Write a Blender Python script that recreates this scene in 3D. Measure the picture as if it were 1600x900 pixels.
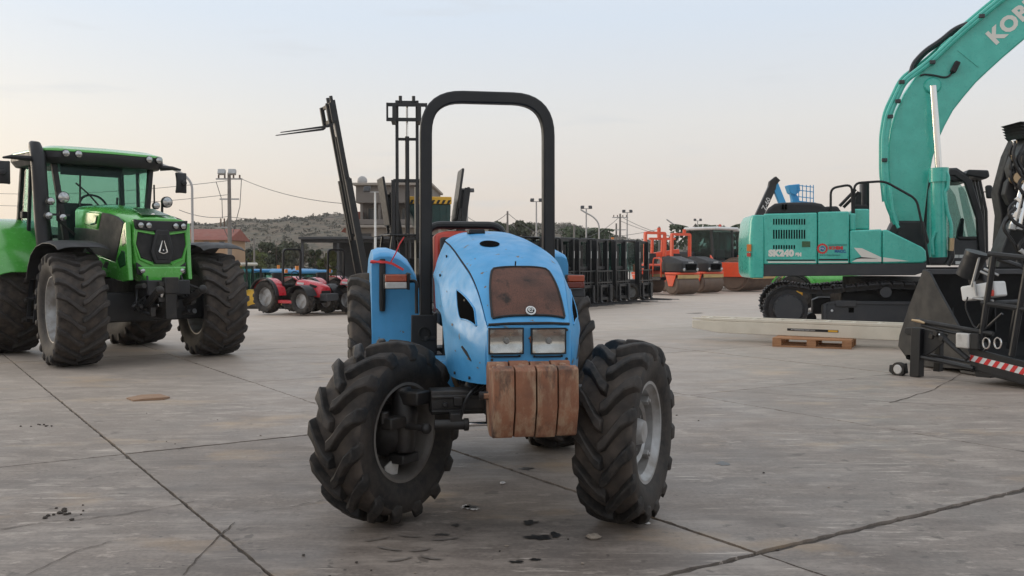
import bpy, bmesh, math, random
import numpy as np
from mathutils import Vector, Matrix, Euler
R = math.radians
random.seed(7)
for o in list(bpy.data.objects): bpy.data.objects.remove(o)
scene = bpy.context.scene
COL = scene.collection

# ------------------------------------------------------------------ camera
FPX, CAMH, HOR = 1500.0, 1.40, 405.0          # focal length in photo pixels, eye height, horizon row
PITCH = math.atan((450 - HOR) / FPX)
cam = bpy.data.cameras.new('camera'); camo = bpy.data.objects.new('camera', cam); COL.objects.link(camo)
camo.location = (0, 0, CAMH); camo.rotation_euler = (R(90) - PITCH, 0, 0)
cam.sensor_width = 36; cam.lens = 36 * FPX / 1600; cam.clip_end = 6000; cam.clip_start = .05
scene.camera = camo
scene.render.resolution_x, scene.render.resolution_y = 1024, 576

# ------------------------------------------------------------------ sky and sun (just after sunset, glow low on the left)
SUN_AZ, SUN_EL = R(-62), R(9)
world = bpy.data.worlds.new('World'); scene.world = world; world.use_nodes = True
nt = world.node_tree; nt.nodes.clear()
def wn(t): return nt.nodes.new(t)
out = wn('ShaderNodeOutputWorld'); bg = wn('ShaderNodeBackground')
sky = wn('ShaderNodeTexSky'); sky.sky_type = 'NISHITA'; sky.sun_disc = False
sky.sun_elevation = SUN_EL; sky.sun_rotation = SUN_AZ; sky.air_density = 1.0; sky.dust_density = 2.5; sky.ozone_density = 2.0
tc = wn('ShaderNodeTexCoord'); sep = wn('ShaderNodeSeparateXYZ'); nt.links.new(tc.outputs['Generated'], sep.inputs[0])
def wmath(op, a, b=None, clamp=False):
    n = wn('ShaderNodeMath'); n.operation = op; n.use_clamp = clamp
    for i, q in enumerate((a, b)):
        if q is None: continue
        if isinstance(q, (int, float)): n.inputs[i].default_value = q
        else: nt.links.new(q, n.inputs[i])
    return n.outputs[0]
ramp = wn('ShaderNodeValToRGB'); cr = ramp.color_ramp
stops = [(0.0, (.515, .465, .43)), (.06, (.55, .495, .455)), (.14, (.56, .545, .53)), (.24, (.50, .55, .615)), (.6, (.62, .65, .69)), (1.0, (.66, .68, .71))]
cr.elements[0].position, cr.elements[0].color = stops[0][0], (*stops[0][1], 1)
cr.elements[1].position, cr.elements[1].color = stops[-1][0], (*stops[-1][1], 1)
for p, c in stops[1:-1]:
    e = cr.elements.new(p); e.color = (*c, 1)
nt.links.new(wmath('MAXIMUM', sep.outputs[2], 0.0), ramp.inputs[0])
dotn = wn('ShaderNodeVectorMath'); dotn.operation = 'DOT_PRODUCT'; nt.links.new(tc.outputs['Generated'], dotn.inputs[0])
dotn.inputs[1].default_value = (math.sin(SUN_AZ), math.cos(SUN_AZ), 0.03)
glow = wmath('POWER', wmath('MAXIMUM', dotn.outputs['Value'], 0.0), 5.0)
low = wmath('POWER', wmath('SUBTRACT', 1.0, wmath('ABSOLUTE', sep.outputs[2])), 5.0)
glow = wmath('MULTIPLY', glow, low)
mixg = wn('ShaderNodeMixRGB'); mixg.blend_type = 'ADD'; mixg.inputs[2].default_value = (.30, .215, .08, 1)
nt.links.new(glow, mixg.inputs[0]); nt.links.new(ramp.outputs[0], mixg.inputs[1])
# a few thin grey-blue cloud wisps
mp = wn('ShaderNodeMapping'); mp.inputs['Scale'].default_value = (3, 3, 22); nt.links.new(tc.outputs['Generated'], mp.inputs[0])
ns = wn('ShaderNodeTexNoise'); ns.inputs['Scale'].default_value = 2.2; ns.inputs['Detail'].default_value = 5; nt.links.new(mp.outputs[0], ns.inputs[0])
wr = wn('ShaderNodeValToRGB'); wr.color_ramp.elements[0].position = .615; wr.color_ramp.elements[1].position = .76
wr.color_ramp.elements[1].color = (.4, .4, .4, 1); nt.links.new(ns.outputs[0], wr.inputs[0])
mixc = wn('ShaderNodeMixRGB'); mixc.inputs[2].default_value = (.47, .48, .50, 1)
nt.links.new(wr.outputs[0], mixc.inputs[0]); nt.links.new(mixg.outputs[0], mixc.inputs[1])
hz = wn('ShaderNodeMixRGB'); hz.blend_type = 'ADD'; hz.inputs[0].default_value = .018      # the clear-air sky behind the haze
nt.links.new(mixc.outputs[0], hz.inputs[1]); nt.links.new(sky.outputs[0], hz.inputs[2])
nt.links.new(hz.outputs[0], bg.inputs[0]); bg.inputs[1].default_value = 1.0
nt.links.new(bg.outputs[0], out.inputs[0])
sl = bpy.data.lights.new('sun', 'SUN'); sl.energy = .75; sl.angle = R(26); sl.color = (1, .86, .68)
so = bpy.data.objects.new('sun', sl); COL.objects.link(so)
so.rotation_euler = Vector((-math.sin(SUN_AZ)*math.cos(SUN_EL), -math.cos(SUN_AZ)*math.cos(SUN_EL), -math.sin(SUN_EL))).to_track_quat('-Z', 'Y').to_euler()
so.location = (-30, 10, 20)
vs = scene.view_settings; vs.view_transform = 'Standard'; vs.look = 'None'; vs.gamma = 1; vs.exposure = 0.42; vs.use_curve_mapping = False

# ------------------------------------------------------------------ helpers: measuring
def ray(px, py):
    d = Vector(((px-800)/FPX, 1.0, -(py-450)/FPX))
    c, s = math.cos(PITCH), math.sin(PITCH)
    return Vector((d.x, d.y*c + d.z*s, -d.y*s + d.z*c))
def G(px, py, z=0.0):                          # where a sight line meets the level z
    d = ray(px, py); t = (z - CAMH) / d.z
    return Vector((d.x*t, d.y*t, z))
def at(px, py, Y):                             # where it meets the upright plane at distance Y
    d = ray(px, py); t = Y / d.y
    return Vector((d.x*t, Y, CAMH + d.z*t))
class Frame:                                   # a thing's own axes: measure outlines on its own planes
    def __init__(s, loc, yaw):
        s.loc = Vector((loc[0], loc[1], loc[2] if len(loc) > 2 else 0)); s.yaw = yaw
        s.inv = (Matrix.Translation(s.loc) @ Matrix.Rotation(yaw, 4, 'Z')).inverted()
    def hit(s, px, py, axis, c):
        o = s.inv @ Vector((0, 0, CAMH)); d = s.inv.to_3x3() @ ray(px, py)
        t = (c - o[axis]) / d[axis]; return o + d*t
    def y(s, px, py, c): h = s.hit(px, py, 1, c); return (h.x, h.z)
    def x(s, px, py, c): h = s.hit(px, py, 0, c); return (h.y, h.z)

# ------------------------------------------------------------------ helpers: meshes
def fillet(pts, r, n=5):
    P = [Vector(p) for p in pts]; o = [P[0]]
    for i in range(1, len(P)-1):
        a, b, c = P[i-1], P[i], P[i+1]
        u, v = (a-b), (c-b); k = min(r, u.length*.49, v.length*.49)
        p0, p1 = b+u.normalized()*k, b+v.normalized()*k
        for j in range(n+1):
            t = j/n; o.append(p0*(1-t)**2 + b*2*t*(1-t) + p1*t*t)
    o.append(P[-1]); return o
class MB:
    def __init__(s): s.v = []; s.f = []
    def add(s, v, f):
        b = len(s.v); s.v += [tuple(q) for q in v]; s.f += [tuple(i+b for i in q) for q in f]; return s
    def box(s, c, d, rot=None):
        m = Matrix.Translation(c) @ (Euler(rot).to_matrix().to_4x4() if rot else Matrix())
        v = [m @ Vector((x*d[0]/2, y*d[1]/2, z*d[2]/2)) for x in (-1, 1) for y in (-1, 1) for z in (-1, 1)]
        return s.add(v, [(0,1,3,2), (4,6,7,5), (0,4,5,1), (2,3,7,6), (0,2,6,4), (1,5,7,3)])
    def bx(s, x0, x1, y0, y1, z0, z1): return s.box(((x0+x1)/2, (y0+y1)/2, (z0+z1)/2), (abs(x1-x0), abs(y1-y0), abs(z1-z0)))
    def prism(s, pts, ax, a0, a1):
        n = len(pts)
        mk = {'x': lambda p, a: (a, p[0], p[1]), 'y': lambda p, a: (p[0], a, p[1]), 'z': lambda p, a: (p[0], p[1], a)}[ax]
        v = [mk(p, a0) for p in pts] + [mk(p, a1) for p in pts]
        return s.add(v, [tuple(range(n))[::-1], tuple(range(n, 2*n))] + [(i, (i+1) % n, n+(i+1) % n, n+i) for i in range(n)])
    def loft(s, secs, closed=True, cap=True):
        n = len(secs[0]); v = [p for q in secs for p in q]; f = []
        for k in range(len(secs)-1):
            for i in range(n if closed else n-1):
                j = (i+1) % n; f.append((k*n+i, k*n+j, (k+1)*n+j, (k+1)*n+i))
        if cap: f += [tuple(range(n))[::-1], tuple(range((len(secs)-1)*n, len(secs)*n))]
        return s.add(v, f)
    def tube(s, path, r, n=8, closed=False, sq=None, up=None):
        P = [Vector(p) for p in path]; m = len(P); secs = []; prev = None
        for i in range(m):
            a = P[(i-1) % m] if (closed or i > 0) else P[i]; b = P[(i+1) % m] if (closed or i < m-1) else P[i]
            t = (b-a).normalized()
            if prev is None:
                u = Vector(up) if up else (Vector((0, 0, 1)) if abs(t.z) < .9 else Vector((1, 0, 0)))
            else: u = prev
            u = (u - t*u.dot(t)).normalized(); w = t.cross(u); prev = u
            rr = r[i] if isinstance(r, (list, tuple)) else r
            if sq:
                k = 1.0
                if 0 < i < m-1 or closed:
                    e1 = (P[i]-a).normalized(); k = 1/max(.5, e1.dot(t))
                secs.append([P[i] + u*sq[1]/2*x*k + w*sq[0]/2*y*k for x, y in ((-1,-1), (1,-1), (1,1), (-1,1))])
            else:
                secs.append([P[i] + (u*math.cos(2*math.pi*j/n) + w*math.sin(2*math.pi*j/n))*rr for j in range(n)])
        if closed: secs.append(secs[0])
        return s.loft(secs, True, not closed)
    def cyl(s, p0, p1, r0, r1=None, n=16): return s.tube([p0, p1], [r0, r0 if r1 is None else r1], n)
    def bar(s, p0, p1, w, h, up=None): return s.tube([p0, p1], 0, sq=(w, h), up=up)
    def lathe(s, prof, n=32, axis='x', c=(0, 0, 0), closed=True, a0=0, a1=2*math.pi):
        full = abs(a1-a0-2*math.pi) < 1e-6; secs = []
        for i in range(n if full else n+1):
            a = a0+(a1-a0)*i/n; ca, sa = math.cos(a), math.sin(a)
            q = []
            for x, r in prof:
                p = {'x': (x, r*ca, r*sa), 'y': (r*ca, x, r*sa), 'z': (r*ca, r*sa, x)}[axis]
                q.append((p[0]+c[0], p[1]+c[1], p[2]+c[2]))
            secs.append(q)
        if full: secs.append(secs[0])
        return s.loft(secs, closed, not full and closed)
    def ball(s, c, r, n=12, sc=(1, 1, 1)):
        m = n//2; v = []; f = []
        for i in range(m+1):
            th = math.pi*i/m
            for j in range(n):
                ph = 2*math.pi*j/n
                v.append((c[0]+r*sc[0]*math.sin(th)*math.cos(ph), c[1]+r*sc[1]*math.sin(th)*math.sin(ph), c[2]+r*sc[2]*math.cos(th)))
        for i in range(m):
            for j in range(n): f.append((i*n+j, i*n+(j+1) % n, (i+1)*n+(j+1) % n, (i+1)*n+j))
        return s.add(v, f)
    def grid(s, fn, nu, nv, thick=None):       # fn(u,v) -> point; optional thickness along the normal
        P = [[Vector(fn(i/nu, j/nv)) for j in range(nv+1)] for i in range(nu+1)]
        v = [p for r in P for p in r]; w = nv+1
        f = [(i*w+j, (i+1)*w+j, (i+1)*w+j+1, i*w+j+1) for i in range(nu) for j in range(nv)]
        if thick:
            N = []
            for i in range(nu+1):
                for j in range(nv+1):
                    a = P[min(i+1, nu)][j]-P[max(i-1, 0)][j]; b = P[i][min(j+1, nv)]-P[i][max(j-1, 0)]
                    q = a.cross(b); N.append(q.normalized() if q.length > 1e-9 else Vector((0, 0, 1)))
            k = len(v); v2 = [v[i]-N[i]*thick for i in range(k)]
            f += [tuple(i+k for i in q[::-1]) for q in f]
            rim = [i*w for i in range(nu+1)] + [nu*w+j for j in range(1, nv+1)] + [i*w+nv for i in range(nu-1, -1, -1)] + [j for j in range(nv-1, 0, -1)]
            for a in range(len(rim)):
                b = rim[(a+1) % len(rim)]; f.append((rim[a], b, b+k, rim[a]+k))
            v = v+v2
        return s.add(v, f)
    def build(s, name, mat, parent=None, loc=None, rot=None, bevel=0, smooth=35, seg=2, recalc=True):
        me = bpy.data.meshes.new(name); me.from_pydata(s.v, [], s.f)
        if recalc:
            bm = bmesh.new(); bm.from_mesh(me); bmesh.ops.remove_doubles(bm, verts=bm.verts, dist=1e-5)
            bmesh.ops.recalc_face_normals(bm, faces=bm.faces); bm.to_mesh(me); bm.free()
        if smooth:
            me.polygons.foreach_set('use_smooth', [True]*len(me.polygons)); me.set_sharp_from_angle(angle=R(smooth))
        if mat: me.materials.append(M[mat] if isinstance(mat, str) else mat)
        o = bpy.data.objects.new(name, me); COL.objects.link(o)
        if parent: o.parent = parent
        if loc: o.location = loc
        if rot: o.rotation_euler = rot
        if bevel:
            b = o.modifiers.new('bevel', 'BEVEL'); b.width = bevel; b.segments = seg; b.limit_method = 'ANGLE'; b.angle_limit = R(40)
            b.harden_normals = False
        return o
def tag(o, label=None, cat=None, group=None, kind=None):
    if label: o['label'] = label
    if cat: o['category'] = cat
    if group: o['group'] = group
    if kind: o['kind'] = kind
    return o
def empty(name, loc, yaw=0, label=None, cat=None, group=None):
    o = bpy.data.objects.new(name, None); COL.objects.link(o); o.location = (loc[0], loc[1], loc[2] if len(loc) > 2 else 0)
    o.rotation_euler = (0, 0, yaw); o.empty_display_size = .2
    return tag(o, label, cat, group)
def copy_tree(o, parent=None):
    c = o.copy(); COL.objects.link(c); c.parent = parent
    for ch in list(o.children): copy_tree(ch, c)
    return c
def text(name, s, size, mat, parent, loc, rot, ext=.002, sx=1.0, shear=0, space=1.0, align='LEFT', bold=0):
    cu = bpy.data.curves.new(name, 'FONT'); cu.body = s; cu.size = size; cu.extrude = ext; cu.shear = shear; cu.space_character = space
    cu.align_x = align; cu.offset = bold; cu.resolution_u = 3
    t = bpy.data.objects.new(name, cu); COL.objects.link(t)
    dg = bpy.context.evaluated_depsgraph_get(); me = bpy.data.meshes.new_from_object(t.evaluated_get(dg))
    bpy.data.objects.remove(t); me.materials.clear(); me.materials.append(M[mat])
    o = bpy.data.objects.new(name, me); COL.objects.link(o); o.parent = parent; o.location = loc; o.rotation_euler = rot; o.scale = (sx, 1, 1)
    return o

# ------------------------------------------------------------------ materials
M = {}
def new_mat(name):
    m = bpy.data.materials.new(name); m.use_nodes = True; M[name] = m
    return m, m.node_tree, m.node_tree.nodes['Principled BSDF']
def nd(t, typ, **kw):
    n = t.nodes.new(typ)
    for k, v in kw.items(): setattr(n, k, v)
    return n
def noise(t, scale, detail=4, coord='Object', stretch=None, rough=.55):
    c = nd(t, 'ShaderNodeTexCoord'); n = nd(t, 'ShaderNodeTexNoise'); n.inputs['Scale'].default_value = scale; n.inputs['Detail'].default_value = detail
    n.inputs['Roughness'].default_value = rough
    if coord == 'World': src = nd(t, 'ShaderNodeNewGeometry').outputs['Position']
    else: src = c.outputs[coord]
    if stretch:
        mpn = nd(t, 'ShaderNodeMapping'); mpn.inputs['Scale'].default_value = stretch[:3]
        if len(stretch) > 3: mpn.inputs['Rotation'].default_value = (0, 0, stretch[3])
        t.links.new(src, mpn.inputs[0]); src = mpn.outputs[0]
    t.links.new(src, n.inputs['Vector']); return n.outputs[0]
def rampn(t, src, p0, p1, c0=(0, 0, 0), c1=(1, 1, 1)):
    r = nd(t, 'ShaderNodeValToRGB'); e = r.color_ramp.elements
    e[0].position, e[0].color = p0, (*c0, 1); e[1].position, e[1].color = p1, (*c1, 1)
    t.links.new(src, r.inputs[0]); return r.outputs[0]
def mixn(t, fac, a, b, mode='MIX'):
    m = nd(t, 'ShaderNodeMixRGB', blend_type=mode)
    for i, q in ((0, fac), (1, a), (2, b)):
        if isinstance(q, (int, float)): m.inputs[i].default_value = q
        elif isinstance(q, tuple): m.inputs[i].default_value = (*q[:3], 1)
        else: t.links.new(q, m.inputs[i])
    return m.outputs[0]
def bump(t, b, src, strength=.3, dist=.01):
    n = nd(t, 'ShaderNodeBump'); n.inputs['Strength'].default_value = strength; n.inputs['Distance'].default_value = dist
    t.links.new(src, n.inputs['Height']); t.links.new(n.outputs[0], b.inputs['Normal'])
def surf(name, col, rough=.5, metal=0, dirt=None, damt=.35, dscale=6, coat=0, bmp=0, bscale=60, spec=.5, dthr=(.45, .75)):
    m, t, b = new_mat(name)
    b.inputs['Roughness'].default_value = rough; b.inputs['Metallic'].default_value = metal; b.inputs['Coat Weight'].default_value = coat
    b.inputs['Coat Roughness'].default_value = .12; b.inputs['Specular IOR Level'].default_value = spec
    if dirt:
        n1 = rampn(t, noise(t, dscale, 6), *dthr, (0, 0, 0), (damt, damt, damt))
        t.links.new(mixn(t, n1, col, dirt), b.inputs['Base Color'])
        r1 = rampn(t, noise(t, dscale*1.7, 5), .3, .7, (rough*.85,)*3, (min(1, rough*1.25),)*3)
        t.links.new(r1, b.inputs['Roughness'])
    else: b.inputs['Base Color'].default_value = (*col, 1)
    if bmp: bump(t, b, noise(t, bscale, 4), bmp, .004)
    return m
surf('black_paint', (.008, .0085, .010), .42, dirt=(.035, .031, .028), damt=.3, dscale=5)
surf('void', (.003, .003, .003), .9, spec=.02)
surf('black_matt', (.010, .010, .0105), .6, dirt=(.034, .030, .026), damt=.45, dscale=7)
surf('black_steel', (.015, .015, .0165), .5, dirt=(.04, .034, .03), damt=.4, dscale=4, bmp=.1)
surf('grey_steel', (.042, .043, .047), .5, dirt=(.09, .08, .07), damt=.35, dscale=4)
surf('greasy_iron', (.014, .0125, .012), .5, dirt=(.055, .043, .033), damt=.65, dscale=9, bmp=.3, bscale=30)
surf('plastic', (.013, .013, .0145), .5, dirt=(.035, .032, .03), damt=.3, dscale=5, bmp=.08, bscale=200)
surf('chrome', (.75, .74, .72), .16, 1)
surf('silver_rim', (.42, .42, .42), .42, .35, dirt=(.16, .13, .10), damt=.7, dscale=7, dthr=(.4, .7))
surf('grey_rim', (.33, .33, .33), .5, .2, dirt=(.12, .10, .08), damt=.6, dscale=6)
surf('dark_rim', (.17, .155, .14), .5, .2, dirt=(.07, .055, .045), damt=.8, dscale=6)
surf('dark_red_lens', (.16, .02, .012), .25, dirt=(.08, .02, .015), damt=.5, dscale=14, coat=.4)
surf('orange_lens', (.42, .07, .025), .3, dirt=(.2, .06, .03), damt=.5, dscale=18, coat=.3)
surf('amber', (.75, .22, .03), .3, coat=.3)
surf('white_lens', (.55, .53, .5), .3, dirt=(.3, .27, .24), damt=.5, dscale=18, coat=.3)
surf('white_paint', (.72, .72, .70), .45, dirt=(.4, .37, .33), damt=.3, dscale=4)
surf('red_plastic', (.62, .07, .045), .4, dirt=(.4, .1, .07), damt=.4, dscale=9)
surf('red_ribbon', (.75, .05, .05), .5)
surf('red_paint', (.58, .025, .04), .28, coat=.6, dirt=(.3, .05, .05), damt=.2)
surf('orange_paint', (.80, .082, .022), .34, coat=.4, dirt=(.4, .12, .06), damt=.3)
surf('yellow_paint', (.72, .40, .03), .4, dirt=(.4, .26, .08), damt=.3)
surf('hose', (.012, .012, .013), .42)
surf('copper', (.45, .33, .2), .35, .8)
def glass_mat(name, tint, rough=.04, trans=.85, tr=(.75, .85, .82)):
    m, t, b = new_mat(name)
    b.inputs['Base Color'].default_value = (*tint, 1); b.inputs['Roughness'].default_value = rough; b.inputs['Specular IOR Level'].default_value = .7
    tb = nd(t, 'ShaderNodeBsdfTransparent'); tb.inputs[0].default_value = (*tr, 1)
    ms = nd(t, 'ShaderNodeMixShader'); ms.inputs[0].default_value = 1-trans
    t.links.new(tb.outputs[0], ms.inputs[1]); t.links.new(b.outputs[0], ms.inputs[2]); t.links.new(ms.outputs[0], t.nodes['Material Output'].inputs[0])
glass_mat('cab_glass', (.03, .05, .05), trans=.86, tr=(.72, .90, .85))
glass_mat('dark_glass', (.02, .028, .03), trans=.80, tr=(.70, .84, .82))
glass_mat('fluted_glass', (.25, .25, .24), .08, trans=.80, tr=(.92, .92, .90))
surf('reflector', (.72, .71, .69), .16, 1, dirt=(.30, .26, .22), damt=.7, dscale=10)
m, t, b = new_mat('lamp_glass')                                     # old fluted headlamp glass over a dull reflector
b.inputs['Roughness'].default_value = .12; b.inputs['Coat Weight'].default_value = .8; b.inputs['Coat Roughness'].default_value = .05; b.inputs['Metallic'].default_value = .55
t.links.new(mixn(t, rampn(t, noise(t, 9, 7), .45, .75), mixn(t, rampn(t, noise(t, 60, 3), .3, .7), (.30, .30, .29), (.46, .46, .45)), (.20, .17, .14)), b.inputs['Base Color'])
wv = nd(t, 'ShaderNodeTexWave'); wv.bands_direction = 'X'; wv.inputs['Scale'].default_value = 26; wv.inputs['Distortion'].default_value = .3
tcq = nd(t, 'ShaderNodeTexCoord'); t.links.new(tcq.outputs['Object'], wv.inputs['Vector']); t.links.new(rampn(t, noise(t, 30, 4), .3, .7, (.08,)*3, (.32,)*3), b.inputs['Roughness'])
bump(t, b, mixn(t, .25, wv.outputs[0], noise(t, 140, 2)), .55, .004)
surf('clear_lamp', (.50, .50, .49), .10, .8, dirt=(.15, .15, .15), damt=.8, dscale=30)
m, t, b = new_mat('rubber')
n1 = rampn(t, noise(t, 7, 8), .42, .72); n2 = rampn(t, noise(t, 34, 5), .45, .8)
c1 = mixn(t, n1, (.013, .012, .0115), (.050, .040, .033)); c2 = mixn(t, n2, c1, (.068, .054, .044))
t.links.new(mixn(t, .55, c1, c2), b.inputs['Base Color']); b.inputs['Roughness'].default_value = .66; b.inputs['Specular IOR Level'].default_value = .4
bump(t, b, noise(t, 70, 6), .35, .004)
m, t, b = new_mat('rubber_dusty')
n1 = rampn(t, noise(t, 4, 8), .35, .7); n2 = rampn(t, noise(t, 30, 5), .45, .8)
c1 = mixn(t, n1, (.019, .017, .016), (.056, .046, .040)); c2 = mixn(t, n2, c1, (.072, .060, .051))
t.links.new(mixn(t, .5, c1, c2), b.inputs['Base Color']); b.inputs['Roughness'].default_value = .78
bump(t, b, noise(t, 60, 6), .3, .005)
surf('tyre_dirt', (.030, .0245, .021), .85, dirt=(.085, .066, .052), damt=.9, dscale=9, bmp=.5, bscale=45, dthr=(.36, .66))
m, t, b = new_mat('rust')
n1 = rampn(t, noise(t, 9, 8), .35, .65); n2 = rampn(t, noise(t, 13, 9, stretch=(1, 1, .35), rough=.7), .47, .68); n3 = rampn(t, noise(t, 6, 9, stretch=(1.6, 1, .6), rough=.72), .52, .64)
c1 = mixn(t, n1, (.29, .122, .064), (.21, .092, .052)); c2 = mixn(t, n2, c1, (.40, .28, .18)); c3 = mixn(t, n3, c2, (.085, .05, .036))
t.links.new(c3, b.inputs['Base Color']); b.inputs['Roughness'].default_value = .72; bump(t, b, noise(t, 50, 8), .6, .006)
m, t, b = new_mat('mesh_rust')                                     # rusty perforated grille
vo = nd(t, 'ShaderNodeTexVoronoi'); vo.inputs['Scale'].default_value = 210; c = nd(t, 'ShaderNodeTexCoord'); t.links.new(c.outputs['Object'], vo.inputs['Vector'])
holes = rampn(t, vo.outputs['Distance'], .30, .44)
n1 = rampn(t, noise(t, 6, 6, stretch=(1, 1, 1.6)), .42, .64); n2 = rampn(t, noise(t, 11, 6), .58, .68)
c1 = mixn(t, n1, (.14, .062, .042), (.075, .038, .028)); c2 = mixn(t, n2, c1, (.03, .02, .016)); 
t.links.new(mixn(t, holes, mixn(t, .55, c2, (.02, .012, .01)), c2), b.inputs['Base Color']); b.inputs['Roughness'].default_value = .75
bump(t, b, holes, .5, .002)
def paint(name, col, chip=(.05, .045, .04), fade=None, rough=.3, coat=.6, scale=5, chipthr=(.68, .70)):
    m, t, b = new_mat(name)
    f = fade or tuple(min(1, q*1.15+.015) for q in col)
    n1 = rampn(t, noise(t, scale, 5), .35, .7); n2 = rampn(t, noise(t, scale*2.2, 9), *chipthr); n3 = rampn(t, noise(t, scale*.6, 6, stretch=(1, 1, .25)), .55, .8, (0, 0, 0), (.35, .35, .35))
    c1 = mixn(t, n1, col, f); c2 = mixn(t, n3, c1, tuple(q*.55+.03 for q in col)); t.links.new(mixn(t, n2, c2, chip), b.inputs['Base Color'])
    b.inputs['Coat Weight'].default_value = coat; b.inputs['Coat Roughness'].default_value = .15
    t.links.new(rampn(t, noise(t, scale*3, 5), .3, .75, (rough*.8,)*3, (rough*1.5,)*3), b.inputs['Roughness'])
    bump(t, b, noise(t, 8, 2), .03, .01)
paint('blue_paint', (.058, .31, .60), chip=(.16, .13, .10), rough=.46, coat=.12, chipthr=(.665, .68))
paint('green_paint', (.075, .385, .05), rough=.22, coat=.9, chipthr=(.95, .99))
paint('teal_paint', (.05, .46, .365), rough=.28, coat=.6, chipthr=(.95, .99))
# ------------------------------------------------------------------ ground: one sheet to the horizon, concrete slabs with open joints near by
def concrete(name, far=False):
    m, t, b = new_mat(name)
    big = rampn(t, noise(t, .22, 6, 'World'), .32, .70); mid = rampn(t, noise(t, 1.1, 8, 'World', (1, 1, 1), .65), .33, .70)
    fine = rampn(t, noise(t, 42, 4, 'World'), .3, .75)
    c = mixn(t, big, (.165, .145, .132), (.270, .242, .220)); c = mixn(t, mid, (.118, .103, .094), c)
    c = mixn(t, .28, c, mixn(t, fine, (.07, .06, .055), (.38, .34, .31)))
    # worn and scuffed patches, pale scratches, dark spots, ochre dust
    st = rampn(t, noise(t, 2.6, 8, 'World', (.8, 1.7, 1, R(-10)), .68), .50, .64); c = mixn(t, mixn(t, st, (0, 0, 0), (.6, .6, .6)), c, (.32, .29, .265))
    st2 = rampn(t, noise(t, 1.7, 8, 'World', (.8, 1.8, 1, R(8)), .66), .50, .66); c = mixn(t, mixn(t, st2, (0, 0, 0), (.68, .68, .68)), c, (.088, .077, .071))
    g1 = rampn(t, noise(t, 3.2, 6, 'World', (.35, 5.5, 1, R(-7)), .7), .50, .62); c = mixn(t, mixn(t, g1, (0, 0, 0), (.38, .38, .38)), c, (.10, .088, .080))
    wm2 = rampn(t, noise(t, .9, 4, 'World', (1, 1, 1, .4)), .46, .60); g2 = rampn(t, noise(t, 7.5, 7, 'World', (.22, 3.2, 1, R(-9)), .72), .585, .615); c = mixn(t, mixn(t, wm2, (0, 0, 0), mixn(t, g2, (0, 0, 0), (.85, .85, .85))), c, (.55, .51, .47))
    wm = rampn(t, noise(t, .7, 4, 'World'), .42, .58); sc = rampn(t, noise(t, 6, 9, 'World', (.8, 1.5, 1, R(-33)), .72), .555, .61)
    c = mixn(t, mixn(t, wm, (0, 0, 0), mixn(t, .45, (0, 0, 0), sc)), c, (.44, .40, .365))
    oc = rampn(t, noise(t, .75, 7, 'World', (1, 1.6, 1), .6), .56, .68); c = mixn(t, mixn(t, oc, (0, 0, 0), (.5, .5, .5)), c, (.38, .275, .165))
    sp = rampn(t, noise(t, 5.5, 6, 'World'), .635, .67); c = mixn(t, mixn(t, sp, (0, 0, 0), (.65, .65, .65)), c, (.05, .043, .038))
    sp2 = rampn(t, noise(t, 19, 4, 'World'), .69, .71); c = mixn(t, mixn(t, sp2, (0, 0, 0), (.75, .75, .75)), c, (.03, .026, .024))
    # paler with distance: grazing sky sheen and near vignette shade put into the colour
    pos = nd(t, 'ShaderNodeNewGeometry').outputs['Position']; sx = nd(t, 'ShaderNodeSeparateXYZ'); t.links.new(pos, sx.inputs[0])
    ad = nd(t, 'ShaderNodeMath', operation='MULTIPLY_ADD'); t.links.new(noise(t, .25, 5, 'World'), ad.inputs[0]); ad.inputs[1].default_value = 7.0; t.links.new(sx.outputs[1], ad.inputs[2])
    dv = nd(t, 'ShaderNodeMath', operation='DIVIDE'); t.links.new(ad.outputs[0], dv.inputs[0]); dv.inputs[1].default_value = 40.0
    far_sheen = rampn(t, dv.outputs[0], .17, .62); c = mixn(t, mixn(t, .62, (0, 0, 0), far_sheen), c, (.56, .50, .44))
    oi = nd(t, 'ShaderNodeObjectInfo'); c = mixn(t, 1.0, c, rampn(t, oi.outputs['Random'], 0, 1, (1.02, .95, .885), (1.20, 1.125, 1.05)), 'MULTIPLY')
    t.links.new(c, b.inputs['Base Color'])
    t.links.new(rampn(t, noise(t, 1.6, 7, 'World'), .3, .7, (.46,)*3, (.72,)*3), b.inputs['Roughness']); b.inputs['Specular IOR Level'].default_value = .5
    bump(t, b, mixn(t, .5, noise(t, 30, 8, 'World'), noise(t, 2.5, 6, 'World')), .15, .004)
    return m
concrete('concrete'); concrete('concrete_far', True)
surf('joint_dirt', (.062, .050, .041), .95, dirt=(.11, .085, .06), damt=.8, dscale=5, bmp=.8, bscale=50)
surf('oil', (.012, .011, .011), .25)
def sst(a, b, x): q = min(1, max(0, (x-a)/(b-a))); return q*q*(3-2*q)
def gnd(x, y): return -.03 - 1.3*sst(27.5, 33, y)*sst(1.0, -2.0, x)          # the yard falls away behind the red tractors
xs = [-2500, -300, -80, -40, -25] + [float(q) for q in np.arange(-20, 12, 1.0)] + [15, 30, 60, 200, 2500]; ys = [-60, 0, 20] + [float(q) for q in np.arange(26, 36, .8)] + [45, 70, 120, 250, 600, 3200]
gm = MB(); gm.add([(x, y, gnd(x, y)) for y in ys for x in xs], [(j*len(xs)+i, j*len(xs)+i+1, (j+1)*len(xs)+i+1, (j+1)*len(xs)+i) for j in range(len(ys)-1) for i in range(len(xs)-1)])
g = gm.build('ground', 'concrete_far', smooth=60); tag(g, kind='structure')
GA = R(33); GB = Vector((math.cos(GA), math.sin(GA))); GV = Vector((-math.sin(GA), math.cos(GA)))
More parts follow.
